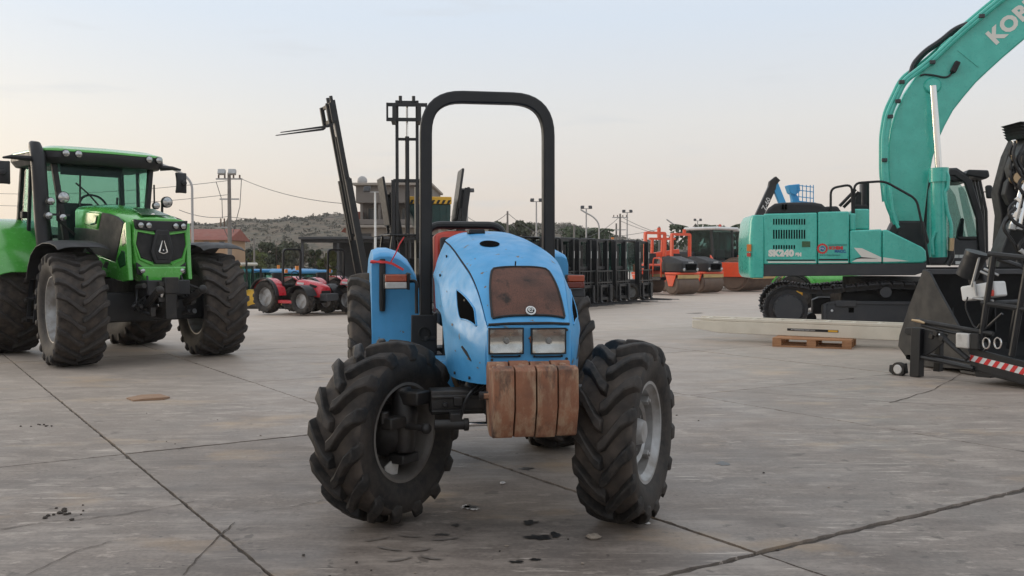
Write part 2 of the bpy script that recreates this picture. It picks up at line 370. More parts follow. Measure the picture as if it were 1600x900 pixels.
UL = [-16.0, -12.4, -8.95, -5.5, -2.05, 1.40, 3.45, 6.90, 10.35, 13.8, 17.25, 20.7]
VL = [-4.9, -.9, 3.16, 7.27, 10.75, 14.6, 18.5, 22.4]
rs = random.Random(3)
def joint(vals, n=400):                         # a ragged joint line: half-gap along its length, shared by the slabs on both sides
    return [rs.uniform(.004, .008) for _ in range(n)]
def slab(u0, u1, v0, v1, w):
    pts = []
    def edge(a, b, nx, ny, wd):
        L = (Vector(b)-Vector(a)).length; k = max(4, int(L/.05))
        for i in range(k):
            t = i/k; e = wd*(1+rs.uniform(-.35, .5)) + (rs.uniform(.004, .014) if rs.random() < .06 else 0)
            if i == 0: e = wd
            pts.append((a[0]+(b[0]-a[0])*t+nx*e, a[1]+(b[1]-a[1])*t+ny*e))
    edge((u0, v0+w[2]), (u0, v1-w[3]), 1, 0, w[0]); edge((u0+w[0], v1), (u1-w[1], v1), 0, -1, w[3])
    edge((u1, v1-w[3]), (u1, v0+w[2]), -1, 0, w[1]); edge((u1-w[1], v0), (u0+w[0], v0), 0, 1, w[2])
    q = [(GB*p[0]+GV*p[1]) for p in pts]; n = len(q); z = rs.uniform(-.002, .002)
    m = MB(); v = [(p.x, p.y, z) for p in q] + [(p.x, p.y, -.026) for p in q]
    m.add(v, [tuple(range(n))] + [(i, (i+1) % n, n+(i+1) % n, n+i) for i in range(n)])
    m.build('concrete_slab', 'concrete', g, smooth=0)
def gapu(u): return {1.40: .009, 3.45: .009, 6.90: .008}.get(u, .006)
def gapv(v): return {3.16: .020, 7.27: .010}.get(v, .006)
for i in range(len(UL)-1):
    for j in range(len(VL)-1):
        c = GB*((UL[i]+UL[i+1])/2) + GV*((VL[j]+VL[j+1])/2)
        if c.y < 1.0 or c.y > 24 or abs(c.x) > 2.5+c.y*.62: continue
        slab(UL[i], UL[i+1], VL[j], VL[j+1], (gapu(UL[i]), gapu(UL[i+1]), gapv(VL[j]), gapv(VL[j+1])))
# dirt lying in the joints
jd = MB()
for u in UL[3:-2]:
    for k in range(60):
        v0, v1 = -2+k*.35, -2+(k+1)*.35
        a, b2 = GB*u+GV*v0, GB*u+GV*v1; z = -.012+rs.uniform(-.004, .004); w = GB*.05
        jd.add([(a.x-w.x, a.y-w.y, z), (a.x+w.x, a.y+w.y, z), (b2.x+w.x, b2.y+w.y, z), (b2.x-w.x, b2.y-w.y, z)], [(0, 1, 2, 3)])
for v in VL[1:-1]:
    for k in range(80):
        u0, u1 = -14+k*.4, -14+(k+1)*.4
        a, b2 = GB*u0+GV*v, GB*u1+GV*v; z = -.0125+rs.uniform(-.004, .004); w = GV*.055
        jd.add([(a.x-w.x, a.y-w.y, z), (a.x+w.x, a.y+w.y, z), (b2.x+w.x, b2.y+w.y, z), (b2.x-w.x, b2.y-w.y, z)], [(0, 1, 2, 3)])
tag(jd.build('joint_dirt', 'joint_dirt', g, smooth=0), kind='stuff')

# hairline cracks in the slabs
def crack(pts, w_=.0035):
    P = []; 
    for a_, b_ in zip(pts, pts[1:]):
        for k in range(8): P.append(G(a_[0]+(b_[0]-a_[0])*k/8+rs.uniform(-1.5, 1.5), a_[1]+(b_[1]-a_[1])*k/8+rs.uniform(-.8, .8)))
    v = []; n = len(P)
    for i, p in enumerate(P):
        d = (P[min(i+1, n-1)]-P[max(i-1, 0)]).normalized(); q = Vector((-d.y, d.x, 0))*w_*rs.uniform(.4, 1.3); v += [(p.x-q.x, p.y-q.y, .0043), (p.x+q.x, p.y+q.y, .0043)]
    MB().add(v, [(2*i, 2*i+2, 2*i+3, 2*i+1) for i in range(n-1)]).build('crack', 'joint_dirt', g, smooth=0)
crack([(0, 828), (65, 817), (130, 812), (200, 803), (318, 782)]); crack([(285, 900), (330, 850), (372, 812)]); crack([(40, 900), (120, 862), (182, 845)], .0025); crack([(395, 801), (450, 793), (520, 780)], .0025); crack([(1390, 630), (1460, 609), (1512, 578)], .006); crack([(1120, 610), (1300, 622), (1600, 640)], .004)

surf('tyre_mark', (.150, .128, .112), .7)
for k in range(7):                              # tread prints left on the concrete in front of the tractor
    p = G(592+k*17+rs.uniform(-4, 4), 842+(k % 3)*17+rs.uniform(-3, 3)); L_ = rs.uniform(.10, .17); a_ = R(-18 if k % 2 else 24)+rs.uniform(-.15, .15); v = []
    for i in range(9):
        u = (i/8-.5)*L_; wq = .011*rs.uniform(.5, 1.2)*(1-abs(i/4-1)**4*.7); bend = .012*(i/8-.5)**2*4
        for q in (-1, 1): x, y = u, bend+q*wq; v.append((p.x+x*math.cos(a_)-y*math.sin(a_), p.y+x*math.sin(a_)+y*math.cos(a_), .0042))
    MB().add(v, [(2*i, 2*i+2, 2*i+3, 2*i+1) for i in range(8)]).build('tyre_mark', 'tyre_mark', g, smooth=0)
# ------------------------------------------------------------------ farm wheels
def tyre_mesh(Rr, W, rim, nl, lh, lw, sweep, wear=0, seg=72, seed=1, mid=.08, bulge=.0):
    rr = random.Random(seed); m = MB(); Rc = Rr-lh; H = Rc-rim
    half = [(.0, Rc), (.2*W, Rc-.003), (.36*W, Rc-.012), (.45*W, Rc-.06*H-.01), (.485*W, Rc-.2*H), (.50*W, Rc-.45*H), (.475*W, rim+.3*H), (.43*W, rim+.12*H), (.40*W, rim+.05*H), (.39*W, rim-.01), (.33*W, rim-.015)]
    prof = [(-x, r) for x, r in half[::-1]] + half[1:]
    m.lathe(prof, seg, 'x', closed=True); m.ncar = len(m.f); m.rc = Rc-.22*H
    for side in (-1, 1):
        for k in range(nl):
            p0 = 2*math.pi*(k + (.5 if side > 0 else 0))/nl
            st = [(-.03*W, Rr, -.03*W, Rc-.01, -.03, .85), (mid*W, Rr, mid*W, Rc-.01, .10, 1), (.20*W, Rr-.002, .20*W, Rc-.012, .40, .95), (.33*W, Rr-.008, .33*W, Rc-.02, .72, 1.0),
                  (.47*W, Rr-.022, .43*W, Rc-.06*H-.03, .93, 1.2), (.525*W, Rc-.06*H, .46*W, Rc-.16*H, .99, 1.25), (.518*W, Rc-.34*H, .47*W, Rc-.40*H, 1.0, .9)]
            secs = []; jit = rr.uniform(-.015, .015); hh = 1-rr.uniform(0, wear)
            for xt, rt, xb, rb, t, wd in st:
                ph = p0 - sweep*t + jit
                rt2 = rb+(rt-rb)*hh
                a, b = lw*wd/Rr*.5, lw*wd*1.7/Rr*.5
                secs.append([(side*x, r*math.cos(q), r*math.sin(q)) for x, r, q in ((xb, rb, ph-b), (xt, rt2, ph-a), (xt, rt2, ph+a), (xb, rb, ph+b))])
            m.loft(secs)
    return m
def tread(name, parent, mesh, mat='rubber', bevel=.006):
    o = mesh.build(name, mat, parent, bevel=bevel, smooth=40, seg=1); o.data.materials.append(M['tyre_dirt'])     # dried dirt packed between the lugs
    for q in o.data.polygons[:mesh.ncar]:
        if math.hypot(q.center.y, q.center.z) > mesh.rc: q.material_index = 1
    return o
def rim_mesh(rim, W, disc=.06, hub=.1, side=1, dish=.12):
    """barrel + dished disc, outer face towards +x*side"""
    m = MB(); s = side
    m.lathe([(s*-.40*W, rim+.018), (s*-.40*W, rim-.012), (s*-.30*W, rim-.035), (s*.28*W, rim-.035), (s*.36*W, rim-.012), (s*.40*W, rim-.008), (s*.405*W, rim+.018), (s*.36*W, rim), (s*.28*W, rim-.022), (s*-.30*W, rim-.022), (s*-.37*W, rim)], 48)
    d = s*disc*W
    m.lathe([(d, 0), (d, hub*1.3), (d+s*.02, hub*1.5), (d+s*.035, rim*.62), (d-s*.01, rim*.80), (d+s*.004, rim-.034), (d-s*.014, rim-.034), (d-s*.03, rim*.80), (d+s*.015, rim*.6), (d-s*.006, hub*1.45), (d-s*.02, hub*1.25), (d-s*.02, 0)], 40)
    return m
def hub_mesh(hub, W, side=1, disc=.06, nb=8):
    m = MB(); d = side*disc*W; s = side
    m.lathe([(d, 0.0001), (d+s*.07, .0001), (d+s*.07, hub*.55), (d+s*.055, hub*.62), (d+s*.02, hub*.7), (d+s*.01, hub*1.1), (d, hub*1.1)], 24)
    for k in range(nb):
        a = 2*math.pi*k/nb; y, z = hub*.9*math.cos(a), hub*.9*math.sin(a)
        m.cyl((d, y, z), (d+s*.03, y, z), .011, n=6)
    return m
# ------------------------------------------------------------------ the blue open-station tractor
BL, BY = (.03, 5.12, 0), R(9.8)
bt = empty('blue_tractor', BL, BY, 'old blue open-station tractor with black roll bar, rusty grille and rusty front weights', 'tractor')
BF = Frame(BL, BY)
HS = np.array([  # y, top z, crease half width, crease z, side half width, bottom z
 (-.330, 1.070, .207, 1.062, .214, .775), (-.300, 1.108, .212, 1.085, .232, .772), (-.255, 1.170, .217, 1.130, .252, .770), (-.200, 1.238, .223, 1.190, .276, .768),
 (-.100, 1.322, .236, 1.266, .308, .765), (.000, 1.378, .248, 1.320, .334, .763), (.150, 1.434, .262, 1.374, .352, .764), (.220, 1.456, .266, 1.396, .357, .80),
 (.300, 1.478, .266, 1.418, .356, .92), (.370, 1.496, .265, 1.436, .352, 1.03), (.450, 1.514, .262, 1.455, .345, 1.085), (.650, 1.550, .254, 1.492, .328, 1.10), (.880, 1.574, .248, 1.518, .312, 1.10)])
def hs(y): return [float(np.interp(y, HS[:, 0], HS[:, i])) for i in range(1, 6)]
_d = np.linspace(-.330, .880, 200)
_sm = []
for _i in range(1, 6):
    q = np.interp(_d, HS[:, 0], HS[:, _i]); p = np.pad(q, 9, mode='reflect', reflect_type='odd'); _sm.append(np.convolve(p, np.ones(19)/19, 'valid'))
def hs(y): return [float(np.interp(y, _d, s)) for s in _sm]
def hcx(y): q = min(1, max(0, (y-.0)/.9)); return -.05*q*q*(3-2*q)
def hood_top(y, t, off=0):
    zt, wc, zc, w, zb = hs(y)
    return Vector((wc*t+hcx(y), y, zt-(zt-zc)*abs(t)**3.2+off))
def hood_side(y, s, sd, off=0):
    zt, wc, zc, w, zb = hs(y)
    f = math.sin(min(1, s*1.9)*math.pi/2)
    x = wc + (w-wc)*f - .03*max(0, s-.6)**1.5 + off
    # pressed swage line that runs along the flank
    x += .008*math.exp(-((s-.50)/.07)**2)*min(1, max(0, (y+.25)/.2))
    z = zc - .008 - (zc-.008-zb)*s
    return Vector((sd*x+hcx(y), y, z))
def side_uv(px, py):                           # which point of the right flank a sight line meets
    best = None
    o = BF.inv @ Vector((0, 0, CAMH)); d = (BF.inv.to_3x3() @ ray(px, py)).normalized()
    for y in np.linspace(-.30, .80, 111):
        for q in np.linspace(.02, .98, 49):
            r = hood_side(y, q, -1)-o; e = (r-d*r.dot(d)).length
            if best is None or e < best[0]: best = (e, y, q)
    return best[1:]
MB().grid(lambda u, v: hood_top(-.318+u*1.19, -1+2*v), 70, 24, -.006).build('hood', 'blue_paint', bt)
for sd in (-1, 1):
    sp = MB().grid(lambda u, v: hood_side(-.322+u*1.18, v*.985+.01, sd, .002), 70, 30, -.006*sd).build('side_panel', 'blue_paint', bt)
    # dark air opening in the flank with a raised lip
    VQ = [side_uv(*q) for q in ((715, 452), (743, 484), (745, 511), (719, 498))]
    def vent(u, v, sd=sd, off=.003):
        a_ = [VQ[0][i]*(1-u)*(1-v)+VQ[1][i]*u*(1-v)+VQ[2][i]*u*v+VQ[3][i]*(1-u)*v for i in (0, 1)]
        return hood_side(a_[0], a_[1], sd, off)
    MB().grid(lambda u, v: vent(u, v), 8, 8).build('side_vent', 'void', sp)
    lip = [vent(u, 0, off=.004) for u in np.linspace(.04, .96, 7)] + [vent(1, v, off=.004) for v in np.linspace(.1, .92, 6)] + [vent(u, 1, off=.004) for u in np.linspace(.94, .06, 7)] + [vent(0, v, off=.004) for v in np.linspace(.92, .08, 6)]
    MB().tube(lip, .0035, 6, closed=True).build('vent_lip', 'blue_paint', sp)
    # side catch / slot
    MB().tube([hood_side(y, s, sd, .003) for y, s in ((-.10, .63), (-.15, .66), (-.20, .72))], [.007, .009, .004], 6).build('catch', 'black_matt', sp)
    # dark liner behind the shut line
    MB().grid(lambda u, v: hood_top(-.31+u*1.17, sd*(.94+.075*v), -.016), 50, 2).build('seam_liner', 'black_matt', bt)
# rounded nose frame round the grille
def grl(u, v, off):
    y = -.296+.258*v; k = 1-.10*v**3
    x = (-1+2*u)*(.186-.022*v*v)*k + .004
    zt, wc, zc, w, zb = hs(y)
    p = hood_top(y, (x-hcx(y))/wc); n = Vector((0, -.78, .62)); return p+n*off
def rrect(fn, off, n=24, r=.12):
    o = []
    def corner(cu, cv, a0):
        for i in range(6):
            a = a0+math.pi/2*i/5; o.append(fn(cu+r*.8*math.cos(a), cv+r*math.sin(a), off))
    corner(1-r*.8, 1-r*1.6, 0); corner(r*.8, 1-r*1.6, math.pi/2); corner(r*.4, r, math.pi); corner(1-r*.4, r, 1.5*math.pi)
    return o
gr = MB().grid(lambda u, v: grl(.005+.99*u, .005+.99*v, .005), 24, 20, .004).build('grille', 'mesh_rust', bt)
edge = [grl(u, 0.0, .006) for u in np.linspace(.01, .99, 14)] + [grl(1.0, v, .006) for v in np.linspace(.03, .93, 12)] + [grl(u, 1.0, .006) for u in np.linspace(.97, .03, 14)] + [grl(0, v, .006) for v in np.linspace(.93, .03, 12)]
MB().tube(edge, .006, 6, closed=True).build('grille_gasket', 'black_matt', gr)
# round badge: white ring, dark field, white curl
bc = grl(.53, .055, .014); bq = Matrix.Rotation(R(52), 3, 'X')
def bdisc(r0, r1, z0, z1):
    q = MB(); q.lathe([(z0, r0), (z0, r1), (z1, r1), (z1, r0)], 24, 'z'); q.v = [tuple(bc + bq @ Vector(p)) for p in q.v]; return q
bad = bdisc(.0001, .026, -.004, .002).build('badge', 'white_paint', gr)
bdisc(.0001, .0185, .002, .004).build('badge_field', 'black_matt', bad)
q = MB().tube([(.012*math.cos(a), .012*math.sin(a), .005) for a in np.linspace(.6, 5.4, 14)], .0028, 5); q.tube([(-.012, -.004, .005), (0, .004, .005), (.004, -.004, .005), (.014, .006, .005)], .0026, 5)
q.v = [tuple(bc + bq @ Vector(p)) for p in q.v]; q.build('badge_mark', 'white_paint', bad)
# headlamp panel with two square lamps
fy = -.336
def fr(px, py, c=fy): return BF.y(px, py, c)
pan = [(-.205, .63), (.205, .63), (.214, .66), (.216, 1.04), (.205, 1.070), (-.205, 1.070), (-.216, 1.04), (-.214, .66)]
fp = MB().prism(pan, 'y', fy, fy+.03).build('front_panel', 'blue_paint', bt, bevel=.012, seg=3)
MB().tube([(-.206, fy+.006, 1.074), (-.1, fy-.004, 1.080), (.1, fy-.004, 1.080), (.206, fy+.006, 1.074)], .007, 6).build('nose_seam', 'black_matt', bt)
for x0, x1 in ((765, 815), (831, 881)):
    a, b2 = fr(x0, 551), fr(x1, 514)
    cx, cz, w, h = (a[0]+b2[0])/2, (a[1]+b2[1])/2, b2[0]-a[0], b2[1]-a[1]
    hl = MB()
    for x_ in (-1, 1): hl.bx(cx+x_*(w/2+.001), cx+x_*(w/2+.007), fy-.026, fy+.01, cz-h/2-.007, cz+h/2+.007)
    for z_ in (-1, 1): hl.bx(cx-w/2-.007, cx+w/2+.007, fy-.026, fy+.01, cz+z_*(h/2+.001), cz+z_*(h/2+.007))
    hl = hl.build('headlight', 'black_matt', fp)
    def bowl(u, v):
        r2 = min(1, ((2*u-1)**2+(2*v-1)**2)*.75); return (cx+(u-.5)*w, fy-.002-.020*r2, cz+(v-.5)*h)
    MB().grid(bowl, 14, 12).build('reflector', 'reflector', hl)
    MB().lathe([(-.012, .0001), (-.012, .010), (-.004, .015), (.004, .016)], 16, 'y', (cx+.004, fy-.006, cz)).build('bulb_cap', 'grey_rim', hl)
    def lens(u, v):
        e = 1-(abs(2*u-1)**6+abs(2*v-1)**6)/2
        return (cx+(u-.5)*w, fy-.025-.008*e-.0012*math.sin(u*75), cz+(v-.5)*h)
    MB().grid(lens, 72, 8).build('lens', 'fluted_glass', hl)
    MB().tube([(cx-w*.42, fy-.006, cz-h/2-.018), (cx-w*.38, fy-.01, cz-h/2-.021), (cx+w*.40, fy-.01, cz-h/2-.021)], .0035, 6).build('retaining_wire', 'black_matt', hl)
    for k in (-.43, .43): MB().ball((cx+w*k, fy-.006, cz-h/2-.019), .006, 8).build('clip', 'black_matt', hl)
MB().tube([(.0, fy-.004, 1.012), (.012, fy-.008, 1.0), (.006, fy-.006, .982)], [.011, .012, .006], 6).build('torn_plug', 'rust', fp)
MB().prism([(-.19, .76), (.19, .76), (.20, .79), (.195, .868), (.17, .885), (-.17, .885), (-.195, .868), (-.20, .79)], 'y', fy-.003, fy+.01).build('lower_opening', 'mesh_rust', fp, bevel=.004)
MB().tube([(-.19, fy-.005, .77), (-.198, fy-.005, .84), (-.18, fy-.005, .884), (.18, fy-.005, .884), (.198, fy-.005, .84), (.19, fy-.005, .77)], .005, 6).build('opening_trim', 'black_matt', fp)
# cap and hole on the top of the hood
MB().prism([(-.052, 0), (.052, 0), (.047, .028), (-.047, .028)], 'y', .69, .78).build('filler_cap', 'black_matt', bt, loc=(-.125, 0, 1.553), bevel=.006)
MB().grid(lambda u, v: hood_top(.34+.075*math.sqrt(v)*math.sin(u*6.2832), (-.085+.056*math.sqrt(v)*math.cos(u*6.2832))/.268, .003), 24, 4).build('exhaust_hole', 'void', bt)
# wires that hold the panels shut
MB().tube([(-.13, fy-.008, 1.068), (-.08, fy-.012, 1.045), (-.1, fy-.012, 1.02)], .0018, 5).build('tie_wire', 'copper', bt)
MB().tube([(.10, fy-.008, 1.05), (.13, fy-.012, 1.03)], .0025, 5).build('tie_wire', 'black_matt', bt)
# ---- front weights: four suitcase castings on a carrier
wp = [(-.60, .890), (-.618, .875), (-.626, .700), (-.580, .566), (-.565, .552), (-.46, .545), (-.40, .575), (-.36, .66), (-.36, .875), (-.385, .898), (-.43, .900), (-.455, .868), (-.53, .868), (-.55, .895)]
for i in range(4):
    x0 = -.222+i*.1035
    wob = [(p[0]+rs.uniform(-.003, .003), p[1]+rs.uniform(-.004, .004)) for p in wp]
    w_ = MB().prism(wob, 'x', x0, x0+.096).build('front_weight', 'rust', bt, bevel=.004, seg=2)
    MB().bx(x0+.034, x0+.066, -.545, -.44, .852, .893).build('weight_handle', 'rust', w_, bevel=.008)
MB().cyl((-.245, -.44, .735), (-.20, -.44, .735), .014, n=6).build('weight_bolt', 'rust', bt)
MB().cyl((-.265, -.42, .735), (.22, -.42, .735), .02, n=10).build('carrier_pin', 'greasy_iron', bt)
cb = MB(); cb.bx(-.19, .17, -.40, -.33, .60, .76); cb.bx(-.17, .15, -.36, .1, .56, .74); cb.build('weight_carrier', 'greasy_iron', bt, bevel=.01)
# ---- front axle and steering
ax = MB(); ax.prism([(-.075, .59), (.075, .59), (.085, .64), (.075, .715), (-.075, .715), (-.085, .64)], 'x', -.47, .47)
ax.prism([(-.09, .52), (.09, .52), (.10, .60), (.08, .70), (-.08, .70), (-.10, .60)], 'x', -.16, .16); ax.box((-.30, -.085, .685), (.34, .03, .018)); ax.box((-.30, -.085, .612), (.34, .03, .012))
for s in (-1, 1): ax.box((s*.33, -.09, .66), (.05, .03, .05)); ax.cyl((s*.40, -.11, .645), (s*.40, -.07, .645), .016, n=6)
ax.build('front_axle', 'greasy_iron', bt, bevel=.008)
sc_ = MB(); sc_.cyl((-.46, -.15, .552), (-.30, -.165, .552), .027, n=14); sc_.cyl((-.31, -.165, .552), (-.285, -.165, .552), .033, n=14); sc_.box((-.35, -.14, .585), (.06, .08, .05)); sc_.build('steering_arm', 'greasy_iron', bt, bevel=.004)
sc_ = MB(); sc_.cyl((-.10, -.165, .552), (.16, -.165, .552), .032, n=14); sc_.box((-.12, -.14, .56), (.05, .09, .09)); sc_.build('steering_cylinder', 'greasy_iron', bt, bevel=.004)
MB().cyl((-.29, -.165, .552), (-.10, -.165, .552), .012, n=12).build('steering_rod', 'chrome', bt)
def hose(pts, r, mat='hose', nm='hose', par=bt): return MB().tube(fillet(pts, .06, 5), r, 6).build(nm, mat, par)
hose([(-.12, -.2, .58), (-.02, -.22, .66), (.05, -.1, .7)], .009); hose([(-.33, -.17, .58), (-.30, -.2, .70), (-.18, -.1, .78)], .009)
# ---- wheels
def wheel_front(x, y, steer, side):
    w = rim_mesh(.262, .30, disc=.10, hub=.10, side=side).build('front_wheel', 'silver_rim' if side > 0 else 'dark_rim', bt, loc=(x, y, .487), rot=(0, 0, steer), smooth=40)
    t_ = tyre_mesh(.491, .305, .268, 15, .050, .060, .37, wear=.12, seed=int(x*100) % 50+2)
    tread('tyre', w, t_)
    hub_mesh(.105, .30, side, .10).build('hub', 'silver_rim' if side > 0 else 'greasy_iron', w)
    kn = MB(); s = -side
    kn.lathe([(s*-.06, .0001), (s*-.06, .135), (s*.01, .14), (s*.05, .12), (s*.09, .10), (s*.12, .07), (s*.12, .0001)], 24)
    kn.tube([(s*.10, -.01, .24), (s*.12, -.01, .10), (s*.11, 0, -.10)], [.05, .07, .055], 12); kn.box((s*.16, .0, .19), (.16, .12, .07)); kn.box((s*.13, -.10, .07), (.07, .16, .06)); kn.box((s*.09, .02, -.14), (.10, .14, .05))
    kn.cyl((s*.10, -.16, .065), (s*.10, -.16, .13), .026, n=10)
    kn.build('steering_knuckle', 'greasy_iron', w, bevel=.008)
    for k in range(4 if side > 0 else 8):
        a = math.pi/4+k*math.pi/2 if side > 0 else k*math.pi/4
        lugm = MB().box((side*.055, math.cos(a)*.212, math.sin(a)*.212), (.055, .05, .03), (a, 0, 0)); lugm.cyl((side*.06, math.cos(a)*.206, math.sin(a)*.206), (side*.092, math.cos(a)*.206, math.sin(a)*.206), .012, n=6)
        lugm.build('rim_lug', 'silver_rim' if side > 0 else 'dark_rim', w, bevel=.003)
    return w
wl = wheel_front(-.685, .10, R(-41), -1); wr_ = wheel_front(.565, -.13, R(-33), 1)
# small pale plate low inside the left rim
MB().prism([(-.05, -.02), (.05, -.03), (.06, .02), (.0, .05), (-.05, .03)], 'x', .055, .062).build('pale_plate', 'white_lens', wl, loc=(0, -.05, -.20))
tr_ = MB(); tr_.cyl((-.50, -.13, .53), (-.60, -.03, .53), .017, n=10); tr_.ball((-.50, -.13, .53), .03, 10); tr_.build('tie_rod', 'greasy_iron', bt)
for s in (-1, 1):
    w = rim_mesh(.36, .36, disc=.12, hub=.13, side=s).build('rear_wheel', 'silver_rim', bt, loc=(-.70 if s < 0 else .62, 2.0, .65), smooth=40)
    tread('tyre', w, tyre_mesh(.655, .37, .37, 18, .042, .052, .33, seed=9)); hub_mesh(.13, .36, s, .12).build('hub', 'silver_rim', w)
# ---- engine, gearbox, platform
eng = MB(); eng.bx(-.20, .20, -.22, .9, .60, 1.02); eng.bx(-.13, .13, .8, 2.2, .45, .80); eng.bx(-.24, -.18, -.05, .35, .68, .9); eng.bx(.18, .25, .1, .5, .66, .95)
for k in range(8): eng.cyl((-.205-.01*(k % 3), -.1+k*.07, .70+.03*(k % 4)), (-.205-.01*(k % 3), -.1+k*.07, .86+.02*(k % 3)), .018, n=8)
eng.build('engine', 'greasy_iron', bt, bevel=.01)
for pts in ([(-.24, -.12, .76), (-.27, 0, .66), (-.22, .2, .62)], [(-.25, .0, .80), (-.28, .15, .72), (-.22, .3, .78)], [(-.2, -.2, .75), (-.25, -.1, .70), (-.26, .1, .70), (-.3, .3, .6)], [(.25, .1, .75), (.28, .2, .66), (.2, .4, .6)]): hose(pts, .011)
MB().tube([(-.33, .20, .99), (-.335, .19, .90), (-.33, .18, .82)], [.016, .024, .012], 8).build('hose_boot', 'red_plastic', bt)
hose([(-.33, .18, .83), (-.33, .17, .75), (-.28, .2, .66)], .012, 'copper')
rear = MB(); rear.bx(-.45, .45, 1.15, 1.75, .58, .64); rear.bx(-.17, .17, 1.7, 2.35, .40, .85); rear.bx(-.62, .62, 1.88, 2.12, .55, .76); rear.bx(-.30, .30, .92, 1.05, .70, 1.45)
rear.build('platform', 'black_matt', bt, bevel=.01)
MB().bx(-.40, -.26, .55, .95, .45, .80).build('fuel_tank', 'blue_paint', bt, bevel=.03)
st = MB(); st.tube([(0, 1.02, 1.35), (0, 1.2, 1.43)], .02, 8); st.tube([(.19*math.cos(a), 1.22+.06*math.sin(a), 1.44+.18*math.sin(a)*.5) for a in np.linspace(0, 6.283, 25)[:-1]], .014, 6, closed=True); st.build('steering_wheel', 'black_matt', bt)
# seat: red cover over a black shell with a bar across the top
seat = MB().grid(lambda u, v: (-.235+.47*u, 2.17+.05*math.cos((u-.5)*2.6)+.10*(v-.5), 1.02+.60*v-.03*abs(2*u-1)**4), 14, 10, .09).build('backrest', 'red_plastic', bt, bevel=.02, seg=3)
MB().grid(lambda u, v: (-.20+.40*u, 2.085+.04*math.cos((u-.5)*2.6)+.10*(v-.5), 1.04+.53*v), 12, 8, .05).build('back_cushion', 'black_matt', seat, bevel=.02)
MB().bx(-.25, .25, 1.72, 2.18, .92, 1.03).build('seat_cushion', 'black_matt', bt, bevel=.03)
MB().tube(fillet([(-.30, 2.26, 1.1), (-.30, 2.28, 1.66), (.30, 2.28, 1.66), (.30, 2.26, 1.1)], .12, 6), .030, 10).build('seat_bar', 'black_paint', bt)
# ---- roll bar with foot brackets
RX, RY = .397, 1.10
MB().tube(fillet([(-RX-.004, RY, 1.02), (-RX, RY, 2.435), (RX, RY, 2.435), (RX+.004, RY, 1.02)], .235, 9), 0, sq=(.076, .076), up=(0, 1, 0)).build('roll_bar', 'black_paint', bt, bevel=.010)
for s in (-1, 1):
    br = MB().prism([(RY-.10, .80), (RY+.10, .80), (RY+.11, 1.06), (RY-.10, 1.06)], 'x', s*.338, s*.36); br.bx(s*.34, s*.50, RY-.10, RY-.085, .80, 1.05); br.bx(s*.30, s*.50, RY-.1, RY+.12, .74, .80); br.cyl((s*.34, RY-.09, .9), (s*.42, RY-.09, .9), .02, n=8)
    br.build('roll_bar_bracket', 'black_steel', bt, bevel=.005)
MB().tube([( -.42+.035*math.cos(a)*(1-.1*a/6), RY-.107, .93+.04*math.sin(a)) for a in np.linspace(0, 9, 22)], .007, 6).build('bracket_hook', 'black_matt', bt)
# ---- rear mudguards
def fender(s):
    out_ = [(.735, .70), (.738, 1.36), (.725, 1.40), (.68, 1.418), (.62, 1.418), (.55, 1.395), (.49, 1.345), (.445, 1.27), (.425, 1.18), (.422, .70)]
    secs = []
    for y, dz, k in ((1.34, 0, 0), (1.352, .012, 0), (1.40, .03, 0), (1.6, .055, 0), (1.9, .065, 0), (2.2, .04, 0), (2.5, -.06, .2), (2.66, -.2, .5)):
        secs.append([((s*x if s < 0 else x*.80), y, max(z, .70+k*.6)+dz if z > 1 else z+k*.6) for x, z in out_])
    o = MB().loft(secs).build('mudguard', 'blue_paint', bt, bevel=.012, seg=3, smooth=45)
    return o
fl_ = fender(-1); fr_ = fender(1)
hh = MB().tube([(-.665, 1.325, 1.40), (-.666, 1.318, 1.36), (-.668, 1.318, 1.12), (-.668, 1.325, 1.06)], [.018, .021, .021, .018], 10).build('grab_handle', 'black_matt', fl_)
# indicator lamps
def lamp(px0, py0, px1, py1, c, two, par, nm):
    a, b2 = BF.y(px0, py1, c), BF.y(px1, py0, c)
    h = MB().bx(a[0]-.004, b2[0]+.004, c, c+.06, a[1]-.004, b2[1]+.004).build(nm, 'black_matt', par, bevel=.008)
    zm = a[1]+(b2[1]-a[1])*.48
    if two:
        MB().bx(a[0]+.003, b2[0]-.006, c-.022, c+.01, zm+.001, b2[1]).build('upper_lens', 'orange_lens', h, bevel=.006)
        MB().bx(a[0]+.003, b2[0]-.006, c-.022, c+.01, a[1], zm-.001).build('lower_lens', 'white_lens', h, bevel=.006)
    else:
        MB().bx(a[0]+.003, b2[0]-.003, c-.022, c+.01, zm+.001, b2[1]).build('upper_lens', 'orange_lens', h, bevel=.006)
        MB().bx(a[0]+.003, b2[0]-.003, c-.022, c+.01, a[1], zm-.001).build('lower_lens', 'dark_red_lens', h, bevel=.006)
    return a, b2, h
a, b2, h = lamp(601, 429, 637, 451, 1.18, True, bt, 'indicator_lamp')
MB().tube(fillet([(b2[0], 1.22, (a[1]+b2[1])/2), (b2[0]+.06, 1.2, (a[1]+b2[1])/2+.005), (-.455, 1.17, a[1]-.02), (-.455, 1.15, 1.05)], .05), .011, 8).build('lamp_bracket', 'black_matt', bt)
MB().bx(b2[0]-.004, b2[0]+.012, 1.15, 1.24, a[1]-.008, b2[1]+.008).build('lamp_back', 'black_matt', h, bevel=.003)
a, b2, h = lamp(886, 430, 913, 450, 1.18, False, bt, 'indicator_lamp')
MB().tube([(a[0], 1.22, (a[1]+b2[1])/2), (a[0]-.06, 1.22, (a[1]+b2[1])/2), (.44, 1.15, 1.15)], .011, 8).build('lamp_bracket', 'black_matt', bt)
MB().bx(a[0]+.02, b2[0]+.01, 1.2, 1.30, a[1]-.06, a[1]-.008).build('lamp_arm', 'grey_steel', bt, bevel=.006)
